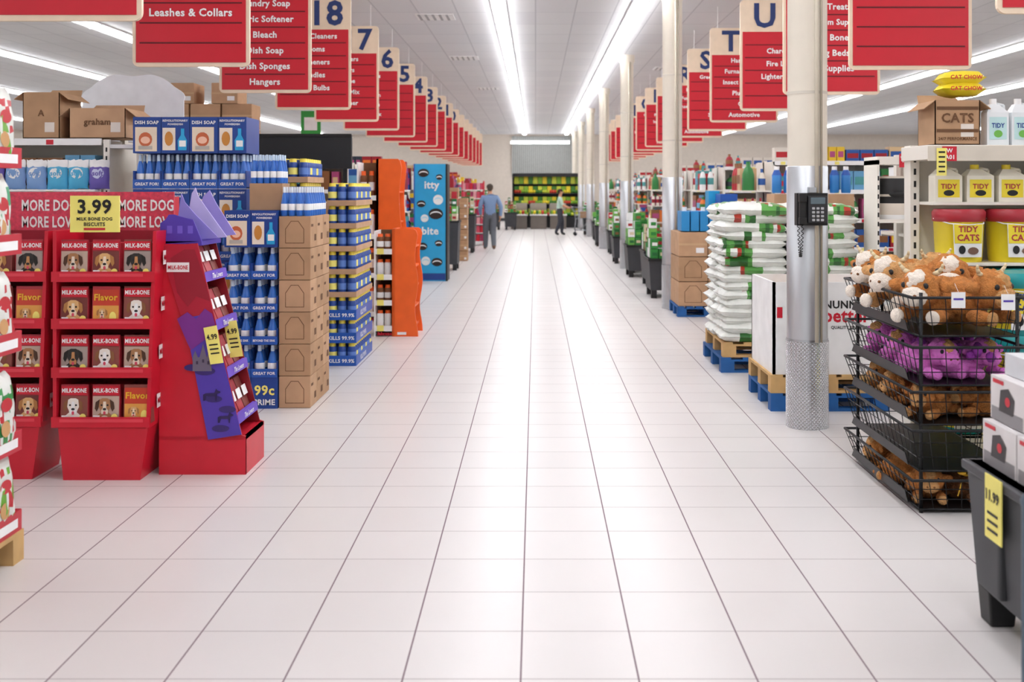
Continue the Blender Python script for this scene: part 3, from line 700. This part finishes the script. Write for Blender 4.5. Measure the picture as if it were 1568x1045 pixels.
for i in range(2):
    for j in range(3):
        for k in range(2): carton(b, 1.84+i*.38, 2.21+i*.38, 14.07+k*.42, 14.48+k*.42, .135+j*.32, .45+j*.32, KRAFT if (i+j) % 2 else KRAFTL, j < 2)
for i in range(4):
    b.box(1.88+i*.12, 1.985+i*.12, 14.1, 14.5, 1.10, 1.36, mat('2f8fd0', .35)); b.lathe(1.93+i*.12, 14.2, 1.36, [(.03, 0), (.03, .05)], WHITE, 8)
carton(b, 2.38, 2.6, 14.1, 14.5, 1.10, 1.4, KRAFT, False); b.box(2.38, 2.6, 14.1, 14.5, 1.4, 1.58, BLUE); b.box(2.3, 2.45, 14.55, 14.85, 1.1, 1.62, LBLUE)
b.done('carton_pallet_stack', .004)
b = B()
for i in range(3):
    for j in range(5): carton(b, 2.66+i*.3, 2.95+i*.3, 12.2, 12.6, j*.32, .31+j*.32, KRAFT if (i+j) % 2 else KRAFTL, False)
for i in range(7):
    b.lathe(2.72+i*.13, 12.35, 1.6, [(.05, 0), (.055, .02), (.055, .2), (.03, .26), (.03, .3)], [mat('2f7fc8', .3)]*2+[BLUE, WHITE], 10)
b.done('water_bottle_stack')

def bulk_bin(x, y, w=.5, d=.7, h=.62, seed=1):
    b = B(); r = random.Random(seed)
    b.hex([(x+.03, y+.03, .12), (x+w-.03, y+.03, .12), (x+w-.03, y+d-.03, .12), (x+.03, y+d-.03, .12), (x, y, h), (x+w, y, h), (x+w, y+d, h), (x, y+d, h)], DGREY)
    for xx in (x+.04, x+w-.12):
        for yy in (y+.04, y+d-.12): b.box(xx, xx+.08, yy, yy+.08, 0, .13, BLACK)
    b.box(x-.012, x+w+.012, y-.012, y+d+.012, h-.04, h, BLACK)
    c = [GREEN, LGREEN, mat('1f6a34', .4), WHITE, mat('b8222c', .4), mat('d8c8a8', .5), mat('8a5a34', .5)]
    for i in range(4):
        for j in range(4):
            for k in range(r.randint(1, 4)):
                m = r.choice(c[:4] if seed % 2 else c); xx = x+.03+i*(w-.06)/4; yy = y+.03+j*(d-.06)/4
                b.box(xx, xx+w*.2, yy, yy+d*.2, h+k*.15, h+k*.15+.14, m); b.rect(FC(xx, yy, h+k*.15), .02, .04, w*.18, .09, r.choice(c), .002)
    return b.done('grocery_bulk_bin')
for i, y in enumerate((16.4, 18.3, 20.3, 21.35, 24.0, 27.5, 31.2, 35.0, 39.0)): bulk_bin(1.7+.12*(i % 2), y, .55, .8, .6, i+1)
b = B()
for j in range(7): carton(b, -2.0, -1.75, 24.7, 25.1, j*.24, .235+j*.24, KRAFTL if j % 2 else KRAFT, False)
for j in range(6): carton(b, -1.73, -1.55, 24.9, 25.3, j*.24, .235+j*.24, KRAFT, False)
b.done('cardboard_box_stack', .005)
b = B()
for j in range(7):
    b.box(-2.15, -1.5, 31.8, 32.3, .1+j*.25, .12+j*.25, WHITE)
    for i in range(6): b.box(-2.13+i*.105, -2.04+i*.105, 31.82, 32.1, .12+j*.25, .31+j*.25, [RED, PINK, mat('e8a0a8', .5), mat('b03060', .5)][(i*3+j) % 4])
b.box(-2.15, -2.12, 31.8, 32.3, 0, 1.87, RED); b.box(-1.53, -1.5, 31.8, 32.3, 0, 1.87, RED)
b.done('greeting_card_rack')
for i, y in enumerate((22, 28, 35.5, 39.5)): 
    bulk_bin(-2.05, y, .5, .7, 1.0, 2+2*i)

# ---------------- plush basket stand
X0, X1, Y0, Y1 = 1.95, 2.45, 5.56, 6.66
tiers = [(.02, .18), (.215, .43), (.45, .625), (.65, .85), (.90, 1.10)]
b = B()
for (zb, zt_) in tiers:
    fl = .055
    bo = [(X0, Y0), (X1, Y0), (X1, Y1), (X0, Y1)]; ri = [(X0-fl, Y0-fl), (X1+fl*.4, Y0-fl), (X1+fl*.4, Y1+fl), (X0-fl, Y1+fl)]
    b.box(X0+.005, X1-.005, Y0+.005, Y1-.005, zb-.004, zb+.004, WIRE)
    for k in range(4):
        a0, a1 = V((*bo[k], zb)), V((*bo[(k+1) % 4], zb)); r0, r1 = V((*ri[k], zt_)), V((*ri[(k+1) % 4], zt_))
        b.tube([a0, a1], .006, WIRE); b.tube([r0, r1], .008, WIRE)
        for q in (.35, .7): b.tube([a0.lerp(r0, q), a1.lerp(r1, q)], .0025, WIRE, 4)
        n = int((a1-a0).length/.065)
        for i in range(n+1): b.tube([a0.lerp(a1, i/n), r0.lerp(r1, i/n)], .0025, WIRE, 4)
    b.poly(FRt(X0-.03, (Y0+Y1)/2, zb), [(-.5, .02), (.5, .02), (.45, .07), (-.45, .07)], WIRE, .012, .004)
for (x, y) in ((X0+.01, Y0+.01), (X1, Y0+.01), (X1, Y1), (X0+.01, Y1)): b.tube([(x, y, 0), (x, y, 1.12)], .01, WIRE, 8)
b.done('wire_basket_stand')
FUR = mat('c98142', .95, var=.22, scale=30, bump=.8, bscale=120); FURL = mat('d8a268', .95, var=.2, scale=30, bump=.8, bscale=120); CRM = mat('f4e8da', .95, var=.08, scale=40, bump=.6, bscale=120)
FURD = mat('8a5832', .95, var=.4, scale=30, bump=1, bscale=120); PKF = mat('ea80da', .9, var=.15, scale=25, bump=.6, bscale=100); PKD = mat('8c3498', .9, var=.2, bump=.6); HORN = mat('dccaa4', .6)
def plush(loc, s, rz, furm, facem, tilt=0, horns=True, name='plush_highland_cow'):
    b = B(); b.M = Matrix.Translation(loc)@Matrix.Rotation(rz, 4, 'Z')@Matrix.Rotation(tilt, 4, 'X')@Matrix.Scale(s, 4)
    b.ell((0, .12, .10), (.12, .17, .11), furm, 36, 24, .014, 22)
    b.ell((0, -.08, .17), (.095, .09, .09), furm, 32, 20, .012, 24)
    b.ell((0, -.155, .135), (.062, .05, .048), facem, 20, 14, .005, 30)
    b.ell((0, -.115, .205), (.05, .06, .05), facem if facem is CRM else FURL, 20, 12, .014, 40)
    for sx in (-1, 1):
        b.ell((sx*.115, -.07, .18), (.05, .02, .028), furm, 14, 8, .008, 30)
        b.ell((sx*.052, -.15, .185), (.014, .010, .014), BLACK, 10, 8)
        b.ell((sx*.022, -.2, .14), (.009, .006, .007), FURD, 8, 6)
        if horns: b.tube([(sx*.06, -.07, .235), (sx*.085, -.075, .25), (sx*.10, -.08, .27), (sx*.105, -.085, .285)], .013, HORN, 8, .005)
        b.ell((sx*.085, -.08, .04), (.036, .075, .036), furm, 16, 10, .007, 30); b.ell((sx*.085, -.15, .04), (.034, .02, .034), facem, 12, 8)
        b.ell((sx*.1, .2, .045), (.045, .08, .04), furm, 16, 10, .007, 30); b.ell((sx*.1, .27, .045), (.036, .02, .034), facem, 12, 8)
    b.tube([(0, .28, .1), (0, .33, .07), (.01, .36, .03)], .014, furm, 6, .02)
    return b.done(name)
plush((2.08, 5.80, .94), 1.12, -.75, FUR, CRM); plush((2.33, 5.79, .935), 1.12, .55, FUR, FURL); plush((2.04, 6.14, .98), 1.15, -.9, FURL, CRM)
plush((2.31, 6.14, .985), 1.15, -.3, FUR, CRM, horns=False); plush((2.05, 6.46, 1.0), 1.1, -1.1, FUR, CRM); plush((2.30, 6.46, 1.0), 1.05, .4, FURL, CRM)
for p in ((2.1, 5.75), (2.32, 5.78), (2.08, 6.12), (2.33, 6.2), (2.1, 6.48)):
    plush((*p, .66), .82, R.uniform(-1.2, .6), PKF, PKF, 0, False, 'plush_pink_dinosaur')
b = B()
for i in range(34):
    b.ell((1.98+R.random()*.44, 5.60+R.random()*.9, .74+R.random()*.12), (.026, .026, .026), PKD, 10, 6, .008)
b.ell((2.2, 6.1, .72), (.22, .45, .11), PKF, 30, 20, .03, 12)
b.done('plush_spotted_pink_toy')
for p in ((2.05, 5.72), (2.3, 5.75), (2.05, 6.05), (2.3, 6.15), (2.08, 6.42)): plush((*p, .46), .72, R.uniform(-1.8, .8), FUR, FURL, 0, False, 'plush_brown_bear')
for p in ((2.05, 5.72), (2.28, 5.70), (2.1, 6.0), (2.33, 6.1), (2.05, 6.35), (2.3, 6.45)): plush((*p, .025), .72, R.uniform(-1.8, 1.2), R.choice([FURD, FUR]), R.choice([FURL, CRM]), 0, False, 'plush_brown_bear')
b = B()
for i in range(14):
    x = 1.97+R.random()*.42; y = 5.57+R.random()*.8; b.ell((x, y, .15+R.random()*.06), (.022, .022, .012), GOLD, 10, 6)
    b.tube([(x, y, .15), (x-.02, y, .08)], .003, GOLD, 5)
b.done('yellow_toy_tags')
b = B()
for (x, y, z) in ((2.12, 5.49, 1.10), (2.37, 5.49, 1.09)):
    b.box(x-.035, x+.035, y, y+.002, z-.05, z+.03, WHITE); b.rect(FC(x, y, z), -.025, -.01, .025, .0, PURP, .001); b.tube([(x, y, z+.03), (x, y+.05, z+.07)], .001, WHITE, 4)
b.done('plush_hang_tags')

# ---------------- litter endcap
RLID = mat('b0303c', .35); TLID = mat('1c9a9c', .35); YB_ = mat('f2dc34', .35)
def pail(b, x, y, z, r, h, lid):
    b.lathe(x, y, z, [(r*.9, 0), (r*.93, h*.1), (r, h*.76), (r*1.05, h*.77), (r*1.07, h*.94), (r*.98, h)], [lid if lid is TLID else YB_, YB_, lid, lid, lid], 28)
    F = FC(x, y-r*1.0, z)
    b.poly(F, [(-r*.55, h*.1), (r*.55, h*.1), (r*.6, h*.72), (-r*.6, h*.72)], WHITE, .004, .006)
    b.poly(F, [(-r*.55, h*.36), (r*.55, h*.36), (r*.58, h*.72), (-r*.58, h*.72)], YB_, .006)
    b.text(F, 'TIDY', 0, h*.63, h*.11, RLID if lid is RLID else DBLUE, .008, r*.8); b.text(F, 'CATS', 0, h*.47, h*.13, RLID if lid is RLID else DBLUE, .008, r*.9)
    b.disc(F, r*.2, h*.22, r*.22, h*.07, mat('7a5a4a', .6), .008); b.disc(F, -r*.25, h*.24, r*.14, h*.08, BLACK, .008)
    b.tube([(x-r*1.05, y, z+h*.82), (x-r*.7, y-r*.85, z+h*.73), (x, y-r*1.15, z+h*.71), (x+r*.7, y-r*.85, z+h*.73), (x+r*1.05, y, z+h*.82)], .004, WHITE, 6)
def jug(b, x, y, z, w, h, body, lab, cap):
    b.hex([(x-w/2, y, z), (x+w/2, y, z), (x+w/2, y+w*.7, z), (x-w/2, y+w*.7, z), (x-w/2, y, z+h*.7), (x+w/2, y, z+h*.7), (x+w/2, y+w*.7, z+h*.7), (x-w/2, y+w*.7, z+h*.7)], body)
    b.hex([(x-w/2, y, z+h*.7), (x+w/2, y, z+h*.7), (x+w/2, y+w*.7, z+h*.7), (x-w/2, y+w*.7, z+h*.7), (x-w*.3, y+w*.15, z+h*.88), (x+w*.1, y+w*.15, z+h*.88), (x+w*.1, y+w*.5, z+h*.88), (x-w*.3, y+w*.5, z+h*.88)], body)
    b.lathe(x-w*.1, y+w*.33, z+h*.88, [(w*.16, 0), (w*.16, h*.12)], cap, 12)
    b.tube([(x+w*.05, y+w*.33, z+h*.9), (x+w*.4, y+w*.33, z+h*.86), (x+w*.45, y+w*.33, z+h*.6)], w*.06, body, 8)
    F = FC(x, y, z); b.rect(F, -w*.4, h*.12, w*.4, h*.6, lab, .002); b.text(F, 'TIDY', 0, h*.42, h*.13, DBLUE if lab is not YB_ else RLID, .004, w*.6)
    b.disc(F, 0, h*.24, w*.2, h*.08, BLACK if lab is YB_ else LGREEN, .004)
b = B(); gx0, gx1, gy0, gy1 = 2.5, 4.3, 6.78, 7.25
b.box(gx0-.06, gx0, gy0+.35, gy1, 0, 1.93, CREAM); b.box(gx1, gx1+.05, gy0, gy1, 0, 1.9, CREAM); b.box(gx0, gx1, gy1-.03, gy1, 0, 1.9, CREAM); b.box(gx0, gx1, gy0, gy1, 0, .12, CREAM)
for z in (.12, .75, 1.19, 1.565): b.box(gx0, gx1, gy0+(.1 if z > 1.5 else 0), gy1, z-.02, z, CREAM)
b.box(gx0-.08, gx1, gy0-.02, gy1, 1.83, 1.92, CREAM); b.box(gx0-.08, gx1, gy0-.03, gy0-.02, 1.82, 1.915, mat('d8cfc0', .4))
for i in range(20): b.rect(FC(gx0-.03, gy0+.35, .3+i*.08), -.008, 0, .008, .04, BLACK, .001)
F = FC(2.55, gy0-.03, 1.865); b.rect(F, -.045, -.045, .045, .045, RED, .003); b.text(F, 'W', 0, .02, .025, WHITE, .005); b.text(F, 'A01', 0, -.02, .025, WHITE, .005)
F = FC(3.35, gy0-.03, 1.865); b.rect(F, -.045, -.045, .045, .045, RED, .003)
b.done('store_shelf_endcap', .003)
b = B()
for i in range(5):
    pail(b, 2.68+i*.335, 6.94, 1.191, .152, .33, RLID)
    pail(b, 2.68+i*.335, 6.94, .751, .152, .40, TLID if i else RLID); pail(b, 2.68+i*.335, 6.94, .121, .152, .38, TLID)
b.done('cat_litter_pails')
b = B(); pail(b, 2.80, 6.45, .0, .165, .40, TLID); pail(b, 2.80, 6.45, .40, .165, .40, TLID); pail(b, 2.82, 6.45, .8, .16, .36, TLID); b.done('cat_litter_pails')
b = B()
for i in range(8): jug(b, 2.6+i*.2, 6.89, 1.566, .17, .235, mat('f0ecdc', .35), YB_, YB_)
b.done('cat_litter_jugs')
b = B()
for i in range(6): jug(b, 2.88+i*.155, 6.82, 1.922, .135, .29, mat('e6ecee', .35), mat('bfe0e0', .4), WHITE)
b.done('white_litter_jugs')
b = B(); opencarton(b, 2.48, 2.76, 6.8, 7.1, 1.922, 2.2, KRAFT); F = FC(2.62, 6.8, 1.92); b.text(F, 'CATS', 0, .17, .06, KRAFTD, .004, .2); b.text(F, '24/7 PERFORMANCE', 0, .04, .025, KRAFTD, .004, .24); b.rect(F, -.13, .08, .13, .1, KRAFTD, .003); b.rect(F, -.13, .22, .13, .24, KRAFTD, .003)
b.done('open_cardboard_box')
b = B()
for j, z in enumerate((2.265, 2.335)):
    F = Fr((2.68, 6.93, z+.01), (1, 0, .03*j), (0, 1, 0)); b.pillow(F, .27, .2, .09, YB_)
    b.text(FC(2.68, 6.812, z+.01), 'CAT CHOW', 0, 0, .03, RED, .006, .2)
b.done('yellow_pet_food_bags')
b = B(); b.box(2.47, 2.53, 6.74, 6.744, 1.73, 1.9, YEL); F = FC(2.5, 6.74, 1.73); 
for q in range(5): b.rect(F, -.02, .02+q*.03, .02, .03+q*.03, BLACK, .002)
b.done('price_tag')
b = B(); x, y = 3.17, 9.72; PB = mat('ddd2c4', .8)
b.lathe(x, y, 1.38, [(.13, 0), (.15, .04), (.155, .12), (.152, .14), (.152, .2), (.155, .22), (.15, .36), (.12, .38)], [WHITE, PB, PB, BLACK, PB, BLACK, PB], 28)
b.ell((x, y-.145, 1.6), (.08, .02, .03), BLACK)
b.box(x-.17, x+.17, y-.17, y+.22, 1.35, 1.38, CREAM); b.box(x-.19, x-.17, y-.17, y+.22, 0, 1.9, CREAM); b.box(x+.17, x+.19, y-.17, y+.22, 0, 1.9, CREAM); b.box(x-.19, x+.19, y-.17, y+.22, .9, .93, CREAM); b.box(x-.19, x+.19, y-.17, y+.22, 1.86, 1.93, CREAM)
for i in range(20): b.rect(FC(x-.18, y-.17, .2+i*.08), -.007, 0, .007, .04, BLACK, .001)
F = FC(x+.05, y-.17, 1.895); b.rect(F, -.05, -.06, .05, .06, RED, .003); b.text(F, 'W', 0, .01, .05, WHITE, .005)
b.done('pet_bed_shelf')

# ---------------- foreground right bin
b = B(); xa, xb, ya, yb = 1.67, 2.45, 2.9, 4.25; CB = mat('46474a', .6, var=.15, scale=4)
b.hex([(xa+.03, ya, .13), (xb, ya, .13), (xb, yb-.03, .13), (xa+.03, yb-.03, .13), (xa, ya, .60), (xb, ya, .60), (xb, yb, .60), (xa, yb, .60)], CB)
b.box(xa-.015, xb, ya, yb+.015, .565, .60, mat('3d3e42', .5))
for yy in (yb-.14, ya+.02, ):
    for xx in (xa+.03, xb-.16): b.hex([(xx+.01, yy, 0), (xx+.10, yy, 0), (xx+.10, yy+.1, 0), (xx+.01, yy+.1, 0), (xx, yy, .14), (xx+.12, yy, .14), (xx+.12, yy+.11, .14), (xx, yy+.11, .14)], BLACK)
for i in range(4): b.box(xa+.0, xa+.03, ya+.2+i*.28, ya+.23+i*.28, .16, .56, mat('3a3b3e', .6))
b.done('grey_merchandise_bin', .008)
b = B()
b.box(1.645, 1.65, 3.87, 4.01, .38, .61, YEL); F = FRt(1.645, 3.94, .37)
b.text(F, '11.99', 0, .17, .05, BLACK, .003, .11)
for q in range(3): b.rect(F, -.045, .04+q*.03, .045, .05+q*.03, BLACK, .002)
b.done('price_tag')
b = B(); WB = mat('dcd7d7', .45)
for i in range(3):
    for j in range(4):
        for k in range(2):
            x = 1.72+i*.24; y = 3.02+j*.3; z = .602+k*.17; z1 = z+.165
            if k == 1: x += .03
            b.box(x, x+.23, y, y+.29, z, z1, WB)
            for F, wd in ((FRt(x, y+.145, z), .27), (FC(x+.115, y, z), .21)):
                b.rect(F, -wd/2, .0, wd/2, .05, mat('8d8a8c', .5), .001); b.poly(F, [(-wd*.25, .04), (wd*.2, .04), (wd*.25, .1), (wd*.05, .135), (-wd*.2, .12)], mat('2c2a2e', .4), .002); b.disc(F, .01, .085, wd*.08, .018, RED, .003); b.rect(F, -wd*.45, .14, -wd*.1, .155, RED, .002)
b.box(1.8, 2.0, 3.95, 4.2, .94, 1.02, mat('cfd0d4', .5))
b.done('small_appliance_cartons')
b = B(); b.lathe(1.335, 2.98, 0, [(.16, 0), (.16, .012), (.03, .025), (.012, .03), (.012, .78), (.016, .8), (.006, .82)], mat('5c6a78', .4, .5), 20); b.done('metal_stand_post')

# ---------------- foreground left pallet display
b = B(); pallet(b, -3.1, -2.28, 3.9, 4.88, WOOD)
lv = [.135, .49, .93, 1.36, 1.74]; SW = mat('dde0da', .4); SG = mat('2f8a44', .4); SR = mat('c02430', .4)
for i, z in enumerate(lv):
    b.box(-3.08, -2.29, 3.92, 4.87, z, z+.012, RED)
    b.box(-2.30, -2.285, 3.92, 4.87, z, z+.09, mat('c02a3a', .4)); b.box(-3.08, -2.29, 4.86, 4.875, z, z+.09, RED); b.box(-3.08, -2.29, 3.915, 3.93, z, z+.09, RED)
    b.rect(FL(-2.285, 4.5, z), -.3, .02, .33, .06, WHITE, .002); b.text(FL(-2.285, 4.5, z), 'BETTER TREATS', 0, .04, .03, RED, .004, .55)
    for j in range(4):
        yy = 4.03+j*.235
        c = [SG, SR, mat('3a9a6a', .4), mat('6aa832', .4)][(i+j) % 4]
        F = Fr((-2.345+R.uniform(-.01, .01), yy, z+.18), (0, 1, 0), (-.06, 0, 1))
        sd = R.random()*50
        def bd2(u, v, s, c=c, sd=sd):
            if v > .8: return SW
            q = noise.noise(V((u*4+sd, v*5, sd))); return c if q > .12 else (SR if q < -.35 else SW)
        b.pillow(F, .225, .35, .1, SW, bd2, 12)
        b.disc(F, 0, .04, .05, .03, SR, .053); b.disc(F, -.02, -.06, .04, .035, TAN, .053)
        b.box(-3.0, -2.42, yy-.1, yy+.1, z+.012, z+.3, SW)
b.done('pet_food_pallet_display')

# ---------------- far produce case + carts
b = B(); y = 46; 
b.box(-.96, 1.92, y+.1, y+1.1, 0, .5, BLACK); b.box(-.96, 1.92, y+.9, y+1.1, 0, 2.25, BLACK); b.box(-.96, 1.92, y+.3, y+1.1, 2.15, 2.3, BLACK); b.box(-.98, -.94, y+.1, y+1.1, 0, 2.25, BLACK); b.box(1.9, 1.94, y+.1, y+1.1, 0, 2.25, BLACK)
pc = [mat('7fae2e', .5), mat('e8cf2a', .5), mat('3f7d2a', .5), mat('c9d23e', .5), mat('c8402a', .5)]
for l, z in enumerate((.5, 1.0, 1.45, 1.85)):
    b.box(-.94, 1.9, y+.1+l*.15, y+.95, z-.03, z, DGREY)
    for i in range(28): b.ell((-.86+i*.1, y+.2+l*.15, z+.07), (.07, .1, .08), pc[(i//3+l*2) % 5], 8, 6)
    for i in range(14): b.box(-.9+i*.2, -.72+i*.2, y+.5, y+.7, z, z+.3, pc[(i+l) % 4])
b.done('produce_display_case')
b = B()
for cx in (-.7, .1, .9):
    b.box(cx-.3, cx+.35, 44.6, 45.3, 0, .55, mat('6f675f', .6)); b.box(cx-.33, cx+.38, 44.55, 45.35, .55, .6, WHITE)
    b.box(cx-.33, cx-.3, 44.55, 45.35, .6, 1.0, mat('8f877f', .6)); b.box(cx-.3, cx+.35, 45.3, 45.35, .6, 1.05, mat('a89f94', .6))
    for i in range(6):
        for j in range(3): b.ell((cx-.25+i*.11, 44.7+j*.22, .68), (.06, .09, .09), pc[(i+j) % 5], 8, 6)
b.done('produce_tables')
for xx in (-1.25, -1.9): bulk_bin(xx, 43.6, .5, .7, .7, 6)

def cart(loc, rz):
    b = B(); b.M = Matrix.Translation(loc)@Matrix.Rotation(rz, 4, 'Z'); m = CHROME; HR = mat('c0202c', .4)
    B0 = [(-.2, .12, .58), (.2, .12, .58), (.16, .85, .66), (-.16, .85, .66)]; T0 = [(-.27, .06, 1.0), (.27, .06, 1.0), (.22, .95, .95), (-.22, .95, .95)]
    for k in range(4):
        a0, a1, r0, r1 = V(B0[k]), V(B0[(k+1) % 4]), V(T0[k]), V(T0[(k+1) % 4])
        b.tube([r0, r1], .01, m); b.tube([a0, a1], .008, m)
        for t in (.33, .66): b.tube([a0.lerp(r0, t), a1.lerp(r1, t)], .004, m, 4)
        n = 12 if k % 2 else 8
        for i in range(n+1): b.tube([a0.lerp(a1, i/n), r0.lerp(r1, i/n)], .004, m, 4)
    for i in range(9): b.tube([V(B0[0]).lerp(V(B0[1]), i/8), V(B0[3]).lerp(V(B0[2]), i/8)], .004, m, 4)
    b.tube([(-.27, -.02, 1.02), (.27, -.02, 1.02)], .018, HR, 10)
    for sx in (-1, 1):
        b.tube([(sx*.27, -.02, 1.02), (sx*.25, .1, .8), (sx*.24, .14, .5), (sx*.25, .1, .2), (sx*.2, .85, .16), (sx*.2, .88, .12)], .012, m, 8)
        b.tube([(sx*.27, -.02, 1.02), (sx*.27, .06, 1.0)], .012, m)
        b.tube([(sx*.2, .75, .66), (sx*.22, .3, .19)], .01, m)
        for yy in (.12, .85):
            x = sx*(.25 if yy < .5 else .2)
            b.tube([(x-.015, yy, .06), (x+.015, yy, .06)], .06, BLACK, 14); b.tube([(x, yy, .06), (x, yy, .2)], .01, m)
    b.box(-.15, .1, .3, .6, .62, .85, KRAFT); b.box(.0, .14, .6, .8, .66, .9, RED); b.ell((-.08, .7, .8), (.08, .08, .12), GREEN)
    return b.done('shopping_cart')

# ---------------- people
def person(name, loc, rz, H, pose, shirt, pants, hair, shoe, sleeve='long'):
    P = dict(pel=(0, 0, .93), sp=(0, -.01, 1.1), ch=(0, .0, 1.30), nb=(0, .0, 1.45), nk=(0, .02, 1.52), hl=(0, .035, 1.59), hm=(0, .03, 1.66), ht=(0, .02, 1.72))
    P.update(pose)
    order = list(P.keys()); idx = {k: i for i, k in enumerate(order)}
    E = [('pel', 'sp'), ('sp', 'ch'), ('ch', 'nb'), ('nb', 'nk'), ('nk', 'hl'), ('hl', 'hm'), ('hm', 'ht')]
    for s in 'LR': E += [('ch', 'sh'+s), ('sh'+s, 'el'+s), ('el'+s, 'wr'+s), ('wr'+s, 'pa'+s), ('pel', 'hi'+s), ('hi'+s, 'kn'+s), ('kn'+s, 'an'+s), ('an'+s, 'to'+s)]
    rad = dict(pel=(.165, .12), sp=(.16, .12), ch=(.175, .125), nb=(.09, .075), nk=(.056, .056), hl=(.068, .078), hm=(.078, .092), ht=(.055, .065), sh=(.078, .078), el=(.06, .06), wr=(.042, .042), pa=(.038, .022), hi=(.115, .11), kn=(.082, .085), an=(.062, .066), to=(.044, .038))
    me = bpy.data.meshes.new('sk'); me.from_pydata([P[k] for k in order], [(idx[a], idx[c]) for a, c in E], [])
    ob = bpy.data.objects.new('sk', me); col.objects.link(ob)
    md = ob.modifiers.new('s', 'SKIN'); sd = ob.modifiers.new('u', 'SUBSURF'); sd.levels = 2; sd.render_levels = 2
    for k in order:
        kk = k[:-1] if k[-1] in 'LR' and k[:-1] in rad else k
        sv = me.skin_vertices[0].data[idx[k]]; sv.radius = rad[kk]; sv.use_root = (k == 'pel')
    dg = bpy.context.evaluated_depsgraph_get(); dg.update()
    em = bpy.data.meshes.new_from_object(ob.evaluated_get(dg))
    b = B(); b.M = Matrix.Translation(loc)@Matrix.Rotation(rz, 4, 'Z')@Matrix.Scale(H/1.75, 4)
    ms = []
    segs = [(V(P[a]), V(P[c]), a, c) for a, c in E]
    def near(p):
        best = None
        for a, c, ka, kc in segs:
            d = c-a; t = max(0, min(1, (p-a).dot(d)/d.length_squared)); q = (p-(a+d*t)).length
            if best is None or q < best[0]: best = (q, ka, kc, t)
        return best
    for f in em.polygons:
        c = f.center; _, ka, kc, t = near(V(c))
        if ka in ('nk', 'hl', 'hm') or (ka == 'nb' and t > .35): m = SKIN
        elif ka.startswith('wr') or (ka[:2] == 'el' and sleeve == 'short'): m = SKIN
        elif ka[:2] == 'an': m = shoe
        elif ka[:2] in ('hi', 'kn') or kc[:2] == 'hi' or (ka == 'pel' and c.z < P['pel'][2]+.0): m = pants
        else: m = shirt
        ms.append(m)
    b.add([v.co.copy() for v in em.vertices], [tuple(p.vertices) for p in em.polygons], ms, True)
    bpy.data.objects.remove(ob)
    hm = V(P['hm'])
    b.ell(hm+V((0, -.02, .035)), (.088, .1, .082), hair, 18, 12, .006)
    b.ell(hm+V((0, -.05, -.02)), (.075, .06, .07), hair, 16, 10, .005)
    b.ell(hm+V((0, .105, -.015)), (.012, .02, .022), SKIN, 10, 8)
    b.ell(hm+V((0, .095, -.06)), (.024, .006, .007), mat('9c5a50', .6), 10, 6)
    for s in (-1, 1):
        b.ell(hm+V((s*.086, .005, -.01)), (.01, .02, .03), SKIN, 10, 8); b.ell(hm+V((s*.03, .093, .005)), (.012, .006, .007), WHITE, 8, 6); b.ell(hm+V((s*.03, .098, .005)), (.006, .004, .006), BLACK, 8, 6)
    for sd_ in 'LR':
        w_, p_ = V(P['wr'+sd_]), V(P['pa'+sd_]); d = (p_-w_).normalized(); side = V((1 if sd_ == 'R' else -1, 0, 0))
        ax = V((0, 1, 0)) if abs(d.z) > .6 else V((1, 0, 0))
        ax = (ax-d*ax.dot(d)).normalized()
        for i, L_ in enumerate((.065, .078, .082, .074)):
            r0 = p_+ax*(.027-.018*i); b.tube([r0, r0+d*L_*.45, r0+d*L_*.8-side*.012, r0+d*L_*.95-side*.025], .009, SKIN, 7, .006)
        r0 = p_-d*.03+ax*.03; b.tube([r0, r0+ax*.03+d*.02, r0+ax*.04+d*.045], .011, SKIN, 7, .008)
    return b.done(name)
walk = dict(shL=(-.19, 0, 1.40), elL=(-.27, -.06, 1.14), wrL=(-.24, .08, .95), paL=(-.22, .13, .89),
            shR=(.19, 0, 1.40), elR=(.29, -.10, 1.15), wrR=(.28, -.08, .91), paR=(.27, -.06, .83),
            hiL=(-.09, 0, .90), knL=(-.10, .16, .51), anL=(-.10, .20, .09), toL=(-.11, .34, .04),
            hiR=(.09, 0, .90), knR=(.09, .02, .49), anR=(.09, -.22, .12), toR=(.10, -.10, .04))
person('man_walking', (-1.23, 29.5, 0), .12, 1.76, walk, mat('7890b4', .8), mat('656971', .8), mat('4a4038', .9), mat('6a4a34', .6))
push = dict(shL=(-.18, .02, 1.40), elL=(-.23, .10, 1.15), wrL=(-.19, .33, 1.06), paL=(-.18, .40, 1.055),
            shR=(.18, .02, 1.40), elR=(.23, .10, 1.15), wrR=(.19, .33, 1.06), paR=(.18, .40, 1.055),
            hiL=(-.09, 0, .90), knL=(-.10, .10, .5), anL=(-.10, .08, .09), toL=(-.11, .22, .04),
            hiR=(.09, 0, .90), knR=(.09, .0, .49), anR=(.09, -.16, .10), toR=(.10, -.03, .04))
person('shopper_with_cart', (.85, 38.5, 0), -math.pi/2, 1.62, push, mat('b9d3c4', .8), mat('3b3d46', .8), mat('3a2a20', .9), mat('2a2a2a', .6), 'short')
cart((1.27, 38.5, 0), -math.pi/2)

# ---------------- camera
cd = bpy.data.cameras.new('camera'); co = bpy.data.objects.new('camera', cd); col.objects.link(co)
co.location = (0, 0, 1.65); co.rotation_euler = (math.radians(90), 0, 0)
cd.sensor_width = 36; cd.lens = 38.5; cd.shift_x = -.023; cd.shift_y = -.149
cd.dof.use_dof = True; cd.dof.focus_distance = 7.3; cd.dof.aperture_fstop = 2.8
cd.clip_end = 200
sc.camera = co
